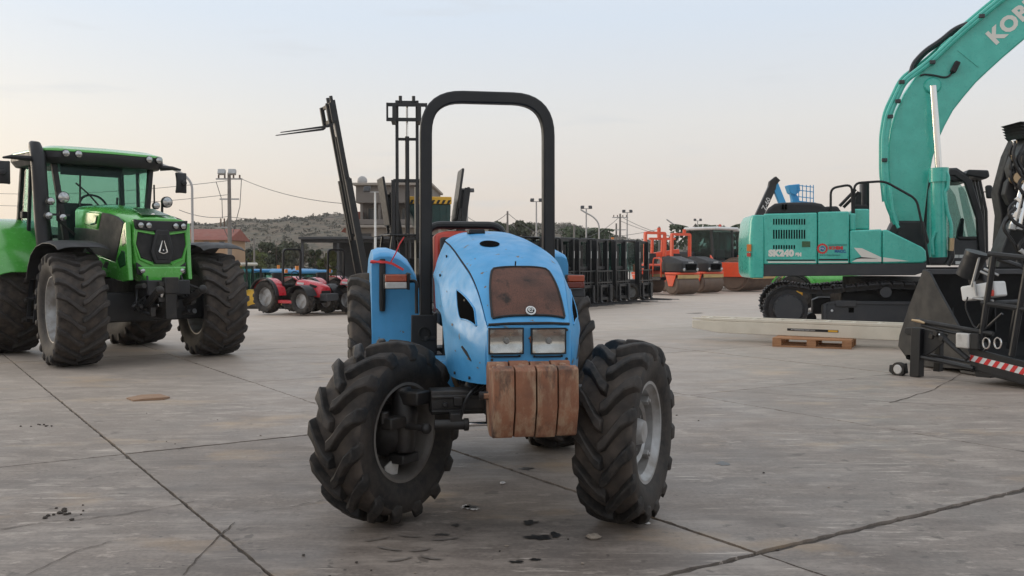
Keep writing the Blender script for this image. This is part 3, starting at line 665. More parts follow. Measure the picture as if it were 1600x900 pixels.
# red barrier tape tied round the grab handle
tp = MB(); tp.tube([(-.69, 1.30, 1.385), (-.64, 1.292, 1.38), (-.60, 1.30, 1.37), (-.53, 1.29, 1.33)], 0, sq=(.005, .015), up=(0, 0, 1)); tp.tube([(-.615, 1.30, 1.375), (-.58, 1.29, 1.44), (-.555, 1.30, 1.50), (-.525, 1.31, 1.545)], 0, sq=(.004, .008), up=(1, 0, 0)); tp.tube([(-.70+.045*math.cos(a_), 1.31+.02*math.sin(a_), 1.383+.006*math.sin(2*a_)) for a_ in np.linspace(0, 6.28, 12)], 0, sq=(.004, .011)); tp.build('barrier_tape', 'red_ribbon', bt)

# chipped paint showing primer, latch pin, panel fasteners
surf('primer', (.24, .19, .14), .8, dirt=(.10, .08, .06), damt=.6, dscale=40)
rc = random.Random(8)
for px, py, r in ((689, 478, .016), (684, 491, .009), (708, 507, .010), (726, 470, .006), (700, 455, .005), (733, 560, .008), (712, 548, .007), (695, 520, .006), (748, 575, .007)):
    y0, s0 = side_uv(px, py); v = [hood_side(y0+r*1.6*rc.uniform(.5, 1.1)*math.cos(a), s0+r*1.5*rc.uniform(.5, 1.1)*math.sin(a), -1, .0045) for a in np.linspace(0, 6.283, 11)[:-1]]
    MB().add(v, [tuple(range(10))]).build('paint_chip', 'primer', bt, smooth=0)
for px, py in ((700, 400), (690, 430), (735, 590), (712, 584)):
    y0, s0 = side_uv(px, py); q = hood_side(y0, s0, -1, .004); MB().cyl(q, q+Vector((-.008, 0, 0)), .008, n=8).build('panel_bolt', 'black_matt', bt)
q = grl(.42, 1.03, .01); MB().cyl(q, q+Vector((0, -.01, .022)), .004, n=6).build('latch_pin', 'black_matt', bt)
for x_ in (-.19, .19):
    for z_ in (.90, 1.045): MB().cyl((x_, fy, z_), (x_, fy-.006, z_), .007, n=8).build('panel_bolt', 'greasy_iron', fp)
# ------------------------------------------------------------------ the green cab tractor
GL, GY = (-5.1, 13.33, 0), R(46)
gt = empty('green_tractor', GL, GY, 'big green cab tractor with black grille standing at the left edge', 'tractor'); GF = Frame(GL, GY)
surf('dark_green', (.012, .085, .022), .25, coat=.6)
def hsec(y, w, zt, zb, sh=.12, n=7):
    p = [(-w*.97, y, zb), (-w, y, (zb+zt)/2), (-w, y, zt-sh)]
    for i in range(1, n): a = math.pi/2*i/n; p.append((-w+(.30*w)*(1-math.cos(a)), y, zt-sh+sh*.75*math.sin(a)))
    p.append((-w*.5, y, zt-.02)); p.append((0, y, zt))
    return p + [(-x, y_, z) for x, y_, z in p[:-1]][::-1]
MB().loft([hsec(-.46, .36, 1.935, 1.34), hsec(-.40, .375, 1.965, 1.33), hsec(-.2, .405, 2.03, 1.31), hsec(.1, .425, 2.09, 1.30), hsec(.5, .44, 2.155, 1.36), hsec(.9, .45, 2.19, 1.42), hsec(1.22, .455, 2.20, 1.45)]).build('hood', 'green_paint', gt, bevel=.008, smooth=30)
for s in (-1, 1):
    X = s*.458
    MB().prism([(1.25, 1.36), (.86, 1.50), (.30, 1.44), (-.10, 1.37), (-.36, 1.88), (-.18, 1.965), (.10, 2.02), (.30, 2.04), (.42, 1.80), (.86, 1.84), (1.25, 1.86)], 'x', s*.425, X).build('side_mesh', 'plastic', gt, bevel=.008)
    q = MB().prism([(.34, 2.035), (.80, 2.07), (.90, 1.90), (.45, 1.815)], 'x', s*.44, s*.468).build('side_cover', 'green_paint', gt, bevel=.02, seg=3)
    MB().tube([(.46, 1.99, ) for _ in ()] or [(s*.472, .42, 1.99), (s*.474, .46, 1.90), (s*.474, .62, 1.885)], .014, 6).build('side_cover_swage', 'dark_green', q)
    MB().prism([(-.44, 1.90), (-.36, 1.88), (-.10, 1.36), (.30, 1.43), (.86, 1.49), (.80, 1.40), (.25, 1.16), (-.30, 1.10), (-.50, 1.12), (-.47, 1.36)], 'x', s*.385, s*.452).build('chin_side', 'green_paint', gt, bevel=.012)
    MB().prism([(-.38, 1.80), (-.30, 1.70), (-.33, 1.56), (-.43, 1.62)], 'x', s*.44, s*.456).build('corner_vent', 'dark_green', gt, bevel=.004)
    MB().prism([(-.30, 1.52), (-.16, 1.40), (-.24, 1.28), (-.42, 1.32), (-.40, 1.50)], 'x', s*.44, s*.456).build('corner_vent', 'dark_green', gt, bevel=.004)
    MB().prism([(.10, 1.36), (.20, 1.38), (.30, 1.30), (.16, 1.27)], 'x', s*.44, s*.456).build('corner_vent', 'plastic', gt, bevel=.004)
# nose
FY = -.50
MB().prism([(-.34, 1.30), (-.18, 1.10), (.18, 1.10), (.34, 1.30), (.375, 1.62), (.36, 1.93), (.2, 1.955), (-.2, 1.955), (-.36, 1.93), (-.375, 1.62)], 'y', FY, -.38).build('nose', 'green_paint', gt, bevel=.02, seg=3)
lb = MB().prism([(-.375, 1.93), (-.36, 1.80), (-.14, 1.775), (.14, 1.775), (.36, 1.80), (.375, 1.93), (.2, 1.915), (-.2, 1.915)], 'y', FY-.03, FY+.03).build('light_band', 'plastic', gt, bevel=.012)
def round_lamp(par, c, r, axis='y', nm='lamp'):
    o = MB().lathe([(-.02, .0001), (-.02, r*.9), (-.012, r), (.03, r), (.05, r*.5), (.05, .0001)], 20, axis, c).build(nm, 'black_matt', par)
    MB().lathe([(-.031, .0001), (-.028, r*.5), (-.021, r*.86), (-.018, r*.86)], 20, axis, c).build('lens', 'clear_lamp', o)
    return o
for x in (-.30, -.19, .19, .30): round_lamp(lb, (x, FY-.03, 1.85), .043)
for s in (-1, 1):
    MB().prism([(s*.10, 1.745), (s*.33, 1.765), (s*.35, 1.60), (s*.29, 1.42), (s*.12, 1.36)], 'y', FY-.012, FY+.02).build('grille', 'black_matt', gt, bevel=.012)
    p = MB().prism([(s*.35, 1.36), (s*.20, 1.26), (s*.22, 1.17), (s*.34, 1.20)], 'y', FY-.02, FY+.02).build('fog_pod', 'plastic', gt, bevel=.008); round_lamp(p, (s*.275, FY-.025, 1.245), .042)
    MB().tube([(s*.10, FY-.02, 1.74), (s*.34, FY-.015, 1.775), (s*.365, FY-.005, 1.60), (s*.30, FY-.015, 1.40), (s*.13, FY-.02, 1.33)], .016, 6).build('grille_frame', 'green_paint', gt)
hexo = [(-.09, 1.80), (.09, 1.80), (.165, 1.50), (.11, 1.335), (-.11, 1.335), (-.165, 1.50)]
hx = MB().prism(hexo, 'y', FY-.05, FY+.01).build('badge_frame', 'plastic', gt, bevel=.018, seg=3)
MB().prism([(x*.72, 1.555+(z-1.555)*.74) for x, z in hexo], 'y', FY-.056, FY-.03).build('badge_field', 'black_matt', hx, bevel=.006)
em = MB(); em.tube([(-.055, FY-.06, 1.50), (-.012, FY-.06, 1.65)], [.012, .005], 6); em.tube([(.055, FY-.06, 1.50), (.012, FY-.06, 1.65)], [.012, .005], 6); em.tube([(-.06, FY-.06, 1.495), (0, FY-.062, 1.475), (.06, FY-.06, 1.495)], .009, 6); em.ball((0, FY-.06, 1.52), .012, 8); em.build('emblem', 'chrome', hx)
MB().grid(lambda u, v: (-.20+.40*u+(.5-u)*.1*v, -.36+.40*v, 1.992+.105*v-.002), 6, 6, -.012).build('hood_inset', 'dark_green', gt)
MB().ball((-.03, -.33, 2.01), .03, 10, (1, 1.2, .5)).build('hood_badge', 'chrome', gt)
MB().prism([(-.34, 1.30), (.34, 1.30), (.22, 1.09), (-.22, 1.09)], 'y', FY-.05, -.2).build('chin', 'green_paint', gt, bevel=.02)
# ---- front linkage, axle, chassis
ch = MB(); ch.bx(-.22, .22, -.55, 3.0, .72, 1.12); ch.bx(-.42, .42, .9, 2.9, .75, 1.45); ch.build('chassis', 'greasy_iron', gt, bevel=.02)
MB().prism([(-.16, .55), (.16, .55), (.18, .75), (.14, .95), (-.14, .95), (-.18, .75)], 'x', -.78, .78).build('front_axle', 'black_steel', gt, bevel=.02)
MB().bx(-.30, .30, -.72, -.50, .92, 1.12).build('hitch_block', 'black_steel', gt, bevel=.012)
hk = MB().bx(-.10, .10, -.80, -.70, .94, 1.16); hk.bx(-.08, .08, -.78, -.4, .6, .95); hk.build('tow_hook', 'greasy_iron', gt, bevel=.012)
rg = random.Random(5)
for k in range(26):                                # valves, couplings and pipes of the front linkage
    x, y, z = rg.uniform(-.36, .36), rg.uniform(-.76, -.56), rg.uniform(.62, 1.08)
    q = MB()
    if k % 3: q.cyl((x, y-.05, z), (x+rg.uniform(-.06, .06), y+.10, z+rg.uniform(-.04, .04)), rg.uniform(.018, .04), n=10)
    else: q.box((x, y, z), (rg.uniform(.05, .12), .12, rg.uniform(.05, .12)))
    q.build('coupling', rg.choice(['greasy_iron', 'black_steel', 'black_matt', 'chrome', 'greasy_iron']) if k % 3 else 'greasy_iron', gt, bevel=.005)
for s in (-1, 1):
    MB().tube([(s*.26, -.62, .80), (s*.30, -.95, .95), (s*.30, -1.02, .99)], 0, sq=(.05, .09)).build('lift_arm', 'greasy_iron', gt, bevel=.01)
    MB().ball((s*.30, -1.06, 1.0), .06, 10).build('lift_hook', 'greasy_iron', gt)
    for k in range(4): MB().tube(fillet([(s*rg.uniform(.1, .4), -.55, rg.uniform(.9, 1.2)), (s*rg.uniform(.2, .5), -.65, rg.uniform(.7, 1.0)), (s*rg.uniform(.1, .5), -.3, rg.uniform(.6, .9))], .08), .014, 6).build('hose', 'hose', gt)
# ---- wheels
for s in (-1, 1):
    w = rim_mesh(.43, .58, disc=.10, hub=.17, side=s).build('front_wheel', 'silver_rim', gt, loc=(s*1.0, 0, .745), rot=(0, 0, R(-9)), smooth=40)
    tread('tyre', w, tyre_mesh(.75, .60, .44, 20, .045, .055, .30, seed=4), 'rubber_dusty'); hub_mesh(.15, .58, s, .10, 10).build('hub', 'silver_rim', w)
    k = MB(); k.lathe([(-s*.10, .0001), (-s*.10, .22), (-s*.2, .20), (-s*.30, .12), (-s*.32, .0001)], 20); k.build('final_drive', 'black_steel', w)
    w = rim_mesh(.52, .66, disc=.06, hub=.2, side=s).build('rear_wheel', 'silver_rim', gt, loc=(s*1.0, 2.55, .945), smooth=40)
    tread('tyre', w, tyre_mesh(.95, .70, .53, 20, .05, .06, .27, seed=6), 'rubber_dusty'); hub_mesh(.18, .66, s, .06, 10).build('hub', 'silver_rim', w)
    # front mudguard: curved black flap on a stalk
    fpts = np.array([(.70, 1.15), (.64, 1.33), (.52, 1.50), (.34, 1.605), (.1, 1.65), (-.14, 1.645), (-.32, 1.61), (-.42, 1.56)])
    def flap(u, v, s=s):
        k = u*7; y = float(np.interp(k, range(8), fpts[:, 0])); z = float(np.interp(k, range(8), fpts[:, 1]))
        return (s*(.66+.66*v), y, z+.04*(1-abs(2*v-1)**4)-.04)
    MB().grid(lambda u, v: flap(u, v), 21, 8, .012*s).build('front_mudguard', 'plastic', gt, loc=None, bevel=.004, smooth=50)
    MB().tube([(s*.60, .1, .95), (s*.62, .08, 1.40), (s*.80, .05, 1.60)], .025, 8).build('mudguard_stay', 'black_steel', gt)
    def rf(u, v, s=s):
        a = R(15)+R(140)*u; r = 1.06
        return (s*(.62+.80*v), 2.55-r*math.cos(a), .945+r*math.sin(a)-.12*(max(0, v-.7)/.3)**2*.5)
    MB().grid(lambda u, v: rf(u, v), 24, 8, -.03*s).build('rear_mudguard', 'green_paint', gt, bevel=.008)
    MB().prism([(2.55-1.05*math.cos(a), .945+1.05*math.sin(a)) for a in np.linspace(R(15), R(155), 16)], 'x', s*.60, s*.63).build('mudguard_side', 'plastic', gt)
MB().bx(-.75, .75, 2.40, 2.70, .75, 1.05).build('rear_axle', 'black_steel', gt, bevel=.02)
# ---- steps and tanks
for s in (-1, 1):
    for k in range(3): MB().bx(s*.72, s*1.0, 1.35, 1.62, .55+k*.28, .58+k*.28).build('step', 'black_steel', gt, bevel=.006)
    for y in (1.35, 1.62): MB().bar((s*.98, y, .5), (s*.90, y, 1.3), .03, .05).build('step_rail', 'black_steel', gt)
    MB().bx(s*.44, s*.80, .95, 1.85, .70, 1.25).build('tank', 'plastic', gt, bevel=.04)
# ---- cab
def post(pts, w, nm='cab_post'): return MB().tube(pts, 0, sq=(w, w), up=(0, 1, .1)).build(nm, 'black_matt', gt, bevel=.012)
CB = {}
for s in (-1, 1):
    CB[s] = dict(a0=(s*.56, 1.22, 1.50), a1=(s*.72, 1.30, 2.82), b0=(s*.84, 1.98, 1.45), b1=(s*.80, 1.92, 2.82), c0=(s*.80, 2.46, 1.75), c1=(s*.74, 2.40, 2.82), w=(s*.80, 1.45, 1.35))
    c = CB[s]
    post([c['a0'], c['a1']], .075); post([c['b0'], c['b1']], .05); post([c['c0'], c['c1']], .075); post([c['a0'], c['w'], c['b0'], c['c0']], .06, 'cab_sill')
    def pane(a, b, c_, d, th=.006): return MB().grid(lambda u, v: Vector(a).lerp(Vector(b), u).lerp(Vector(d).lerp(Vector(c_), u), v), 1, 1, th)
    pane(c['a0'], c['b0'], c['b1'], c['a1']).build('door_glass', 'cab_glass', gt, smooth=0)
    pane(c['b0'], c['c0'], c['c1'], c['b1']).build('quarter_glass', 'cab_glass', gt, smooth=0)
    MB().tube([(s*.80, 1.52, 1.62), (s*.86, 1.48, 2.1), (s*.82, 1.40, 2.55)], .014, 6).build('grab_rail', 'black_matt', gt)
    MB().bx(s*.83, s*.90, 2.0, 2.10, 2.0, 2.10).build('door_hinge', 'black_matt', gt, bevel=.01)
pane(CB[-1]['a0'], CB[1]['a0'], CB[1]['a1'], CB[-1]['a1']).build('windscreen', 'cab_glass', gt, smooth=0)
pane(CB[-1]['c0'], CB[1]['c0'], CB[1]['c1'], CB[-1]['c1']).build('rear_glass', 'cab_glass', gt, smooth=0)
post([CB[-1]['c0'], CB[1]['c0']], .06, 'cab_sill'); post([CB[-1]['a0'], CB[1]['a0']], .06, 'cab_sill')
def rsec(z, k, f=0): return [(k*x, 1.85+k*(y-1.85)+f, z) for x, y in [(p.x, p.y) for p in fillet([(0, 1.02, 0), (.93, 1.14, 0), (.95, 2.52, 0), (0, 2.62, 0)], .28, 5)] + [(-p.x, p.y) for p in fillet([(0, 1.02, 0), (.93, 1.14, 0), (.95, 2.52, 0), (0, 2.62, 0)], .28, 5)][::-1][1:-1]]
MB().loft([rsec(2.76, .94), rsec(2.84, 1.0), rsec(2.93, .995)]).build('roof_visor', 'plastic', gt, bevel=.01)
MB().loft([rsec(2.931, 1.0), rsec(2.965, .985), rsec(3.02, .80), rsec(3.04, .55)]).build('roof', 'green_paint', gt, bevel=.006, smooth=50)
for x in (-.62, -.45, .60, .76): round_lamp(gt, (x, 1.05+.08*abs(x), 2.90), .055, nm='roof_lamp')
# exhaust stack and lamp clusters
MB().tube([(-.90, 1.10, 1.35), (-.93, 1.14, 1.85), (-.95, 1.18, 2.55), (-.96, 1.2, 2.85), (-.97, 1.28, 2.99), (-.98, 1.36, 3.02)], [.11, .105, .10, .10, .085, .05], 16).build('exhaust_stack', 'black_paint', gt)
def cluster(x, s):
    br = MB().tube([(x-s*.25, 1.0, 1.75), (x, .95, 1.95), (x, .93, 2.25)], .02, 8); br.bar((x-.16, .93, 2.02), (x+.16, .93, 2.02), .03, .03); br.build('lamp_bracket', 'black_steel', gt)
    round_lamp(gt, (x+.06, .90, 2.26), .085, nm='work_lamp')
    for dx, dz in ((-.14, -.0), (.05, -.02), (-.11, .2)): round_lamp(gt, (x+dx, .90, 2.0+dz), .055, nm='work_lamp')
cluster(-.80, -1); cluster(.72, 1)
# mirrors
for s in (-1, 1):
    mx = 1.12 if s > 0 else 1.44
    MB().tube([(s*.85, 1.25, 2.80), (s*(mx-.12), 1.15, 2.80), (s*mx, 1.12, 2.78)], [.045, .03, .014], 8).build('mirror_arm', 'black_matt', gt)
    mm = MB().grid(lambda u, v: (s*mx+(u-.5)*.18, 1.10-.03*math.sin(u*3.14)*math.sin(v*3.14), 2.42+.32*v), 8, 8, .06).build('mirror', 'plastic', gt, bevel=.02)
    MB().ball((s*(mx+.02), 1.06, 2.58), .05, 8, (1, .6, 1)).build('mirror_knob', 'plastic', mm)
# inside
MB().bx(-.24, .24, 1.85, 2.3, 1.55, 1.72).build('driver_seat', 'black_matt', gt, bevel=.05)
MB().grid(lambda u, v: (-.24+.48*u, 2.26+.05*math.cos((u-.5)*3), 1.65+.62*v), 8, 8, .12).build('seat_back', 'black_matt', gt, bevel=.03)
MB().prism([(1.28, 1.5), (1.28, 2.12), (1.45, 2.2), (1.62, 2.05), (1.58, 1.5)], 'x', -.24, .24).build('dashboard', 'plastic', gt, bevel=.03)
MB().tube([(.20*math.cos(a), 1.68+.08*math.sin(a), 2.20+.17*math.sin(a)) for a in np.linspace(0, 6.283, 25)[:-1]], .018, 6, closed=True).build('steering_wheel', 'black_matt', gt)
MB().bx(.30, .56, 1.7, 2.3, 1.5, 1.95).build('armrest_console', 'plastic', gt, bevel=.03)
MB().bx(-.60, .30, 1.34, 1.36, 2.62, 2.80).build('sun_blind', 'black_matt', gt)
MB().tube([(.1, 1.22, 1.95), (-.25, 1.24, 2.35), (-.42, 1.26, 2.5)], .012, 6).build('wiper', 'black_matt', gt)
MB().bar((-.38, 1.235, 1.98), (-.36, 1.255, 2.62), .02, .02).build('wiper_blade', 'black_matt', gt)
MB().bar((.42, 1.9, 1.9), (.42, 1.8, 2.35), .025, .025).build('joystick', 'black_matt', gt)
# ------------------------------------------------------------------ the teal tracked excavator
EL, EY = (7.28, 18.85, 0), R(-13)
ex = empty('excavator', EL, EY, 'teal tracked excavator with raised boom and black undercarriage at the right', 'excavator'); EF = Frame(EL, EY)
surf('cream_decal', (.80, .76, .68), .45); surf('logo_red', (.62, .03, .03), .45); surf('logo_blue', (.02, .10, .30), .45); surf('teal_ink', (.01, .16, .14), .45)
def e(px, py, c): return EF.y(px, py, c)
def poly(pts, c): return [e(x, y, c) for x, y in pts]
NY, FYU = -1.35, 1.30                            # near and far side of the upper structure
def block(nm, pts, y0, y1, mat, bev=.03, c=NY, par=ex): return MB().prism(poly(pts, c), 'y', y0, y1).build(nm, mat, par, bevel=bev, seg=3)
# counterweight with rounded tail corners
xa, zb = e(1193, 432, NY); xt, zt = e(1169, 336, NY)
plan = [(p.x, p.y) for p in fillet([(xa, NY-.02, 0), (xt+.02, NY-.02, 0), (xt-.20, 0, 0), (xt+.02, FYU, 0), (xa, FYU, 0)], .38, 7)]
def cws(z, k): return [(xa+(x-xa)*k, y*(.985 if k < 1 else 1), z) for x, y in plan]
MB().loft([cws(zb-.03, .86), cws(zb+.05, .97), cws(zb+.2, 1.0), cws(zt-.45, 1.0), cws(zt-.12, .93), cws(zt, .80)]).build('counterweight', 'teal_paint', ex, bevel=.02, smooth=50)
MB().bx(xt-.02, xt+.06, NY-.04, NY+.1, 1.55, 1.68).build('rear_reflector', 'amber', ex)
MB().bx(xt-.02, xt+.05, NY-.04, NY+.1, 1.45, 1.52).build('rear_lamp', 'red_plastic', ex)
strip = block('deck_frame', [(1192, 413), (1448, 411), (1448, 424), (1430, 430), (1192, 432)], NY+.02, FYU, 'grey_steel', .015)
p1 = block('engine_door', [(1193, 413), (1193, 334), (1277, 332), (1277, 413)], NY, NY+.25, 'teal_paint')
p2 = block('pump_door', [(1278, 413), (1278, 331), (1327, 330), (1327, 412)], NY, NY+.25, 'teal_paint')
p3 = block('tool_box', [(1328, 412), (1328, 360), (1378, 358), (1378, 412)], NY, -.45, 'teal_paint')
p4 = block('front_box', [(1379, 412), (1379, 359), (1386, 359), (1441, 386), (1447, 392), (1448, 408), (1443, 411)], NY, -.45, 'teal_paint')
block('engine_body', [(1193, 414), (1193, 336), (1327, 334), (1327, 414)], NY+.26, FYU-.02, 'teal_paint', .05)
block('fuel_tank', [(1329, 358), (1329, 332), (1337, 325), (1362, 325), (1362, 358)], NY+.30, -.42, 'teal_paint', .03)
block('tank_front', [(1328, 360), (1328, 333), (1338, 333), (1338, 360)], NY+.05, NY+.40, 'teal_paint', .03)
hd = MB(); x0, z0 = e(1194, 334, NY); x1, z1 = e(1300, 313, NY)
hd.loft([[(x0+(x1-x0)*a, y, z0-.02+(z1-z0)*h) for a, h in ((.0, 0), (.06, .55), (.16, .92), (.3, 1), (.72, 1), (.86, .85), (.97, .35), (1, 0))] for y in (NY+.10, NY+.2, NY+.5, .6)]); hd.build('engine_hood', 'plastic', ex, bevel=.05, seg=3)
hd2 = block('rear_hood', [(1280, 333), (1290, 322), (1310, 321), (1318, 333)], NY+.15, .3, 'plastic', .04)
for k in (0, 1): block('hood_slot', [(1222+k*5, 327), (1222+k*5, 319), (1225+k*5, 319), (1225+k*5, 327)], NY+.05, NY+.12, 'void', 0)
# louvre slots of the engine door
for (ya, yb, n) in ((342, 351, 13), (359, 373, 13), (383, 389, 9)):
    mb = MB()
    for k in range(n): xq = 1208+k*4.0; mb.prism(poly([(xq, yb), (xq, ya), (xq+2.2, ya), (xq+2.2, yb)], NY), 'y', NY-.004, NY+.01)
    tag(mb.build('louvre', 'void', p1, smooth=0), kind='stuff')
block('door_latch', [(1253, 386), (1253, 377), (1266, 377), (1266, 386)], NY-.008, NY+.01, 'dark_green', .004, par=p1)
# decals
def etext(nm, s, px, py, hpx, mat, par, sx=1, **k):
    x, z = e(px, py, NY); return text(nm, s, hpx/1500*18.1*1.38, mat, par, (x, NY-.003, z), (R(90), 0, 0), sx=sx, **k)
etext('model_lettering', 'SK240', 1201, 400, 9.5, 'cream_decal', p1, 1.05, bold=.012, space=1.05); etext('model_suffix', 'SN', 1243, 400, 5, 'cream_decal', p1, 1.0, bold=.008)
for (a, b_, c_, d_, mt) in ((1198, 1274, 405.5, 407.5, 'black_matt'), (1200, 1275, 408.5, 410.5, 'cream_decal')): block('stripe', [(a, d_), (a, c_), (b_, c_), (b_, d_)], NY-.004, NY+.002, mt, 0, par=p1)
for (a, b_, c_, d_, mt) in ((1279, 1325, 404.5, 407, 'black_matt'), (1279, 1325, 408.5, 410.5, 'cream_decal')): block('stripe', [(a, d_), (a, c_), (b_, c_), (b_, d_)], NY-.004, NY+.002, mt, 0, par=p2)
for nm, pts, par, mt in (('swoosh', [(1334, 387), (1347, 388), (1377, 402), (1377, 409), (1331, 409), (1346, 401)], p3, 'cream_decal'), ('swoosh_line', [(1330, 405.5), (1345, 401.5), (1372, 404), (1345, 404)], p3, 'black_matt'), ('swoosh_tip', [(1380, 402), (1421, 408), (1380, 409)], p4, 'cream_decal')): block(nm, pts, NY-.005 if mt == 'black_matt' else NY-.003, NY+.004, mt, 0, par=par)
gx, gz = e(1285, 388.5, NY); gear = [(gx+(.088 if k % 2 else .105)*math.cos(math.pi*(k//2*2+(k % 2)*1.0)/16), gz+(.088 if k % 2 else .105)*math.sin(math.pi*(k//2*2+(k % 2)*1.0)/16)) for k in range(32)]
lg = MB().prism(gear, 'y', NY-.004, NY+.002).build('gear_logo', 'logo_red', p2, smooth=0)
MB().lathe([(NY-.006, .0001), (NY-.006, .062), (NY, .062), (NY, .0001)], 20, 'y', (gx, 0, gz)).build('logo_ring', 'teal_paint', lg); MB().lathe([(NY-.008, .0001), (NY-.008, .045), (NY, .045), (NY, .0001)], 20, 'y', (gx, 0, gz)).build('logo_disc', 'logo_blue', lg)
text('logo_letters', 'MK', .055, 'white_paint', lg, (gx, NY-.010, gz-.018), (R(90), 0, 0), align='CENTER')
etext('dealer_name', 'SCHEMI', 1295, 389.5, 4.6, 'logo_red', p2, .95, bold=.005); etext('dealer_word', 'MACC.', 1304, 394.5, 4.2, 'logo_blue', p2, .95, bold=.004)
etext('dealer_line', 'CONCESSIONARIO', 1294, 384, 2.6, 'teal_ink', p2, .9); etext('dealer_site', 'www.macchine.it', 1280, 399.5, 2.8, 'teal_ink', p2, 1.15)
# handrails
def rail(pts, c=NY+.12, r=.022, mat='black_matt', nm='handrail'): return MB().tube(fillet([(e(x, y, c)[0], c, e(x, y, c)[1]) for x, y in pts], .12, 5), r, 8).build(nm, mat, ex)
rail([(1298, 334), (1298, 294), (1331, 288), (1332, 334)]); rail([(1334, 334), (1335, 286), (1382, 283), (1432, 311), (1441, 352), (1452, 414)])
rail([(1312, 322), (1337, 296)], NY+.7, .03); rail([(1318, 324), (1342, 300)], NY+.75, .03)
block('air_cleaner', [(1362, 358), (1362, 277), (1364, 273), (1374, 273), (1376, 277), (1376, 358)], .1, .45, 'plastic', .05)
block('precleaner', [(1343, 325), (1345, 308), (1350, 294), (1357, 294), (1356, 325)], -.4, -.2, 'black_matt', .03); block('filler', [(1337, 326), (1339, 318), (1360, 318), (1362, 326)], -.95, -.7, 'black_matt', .02)
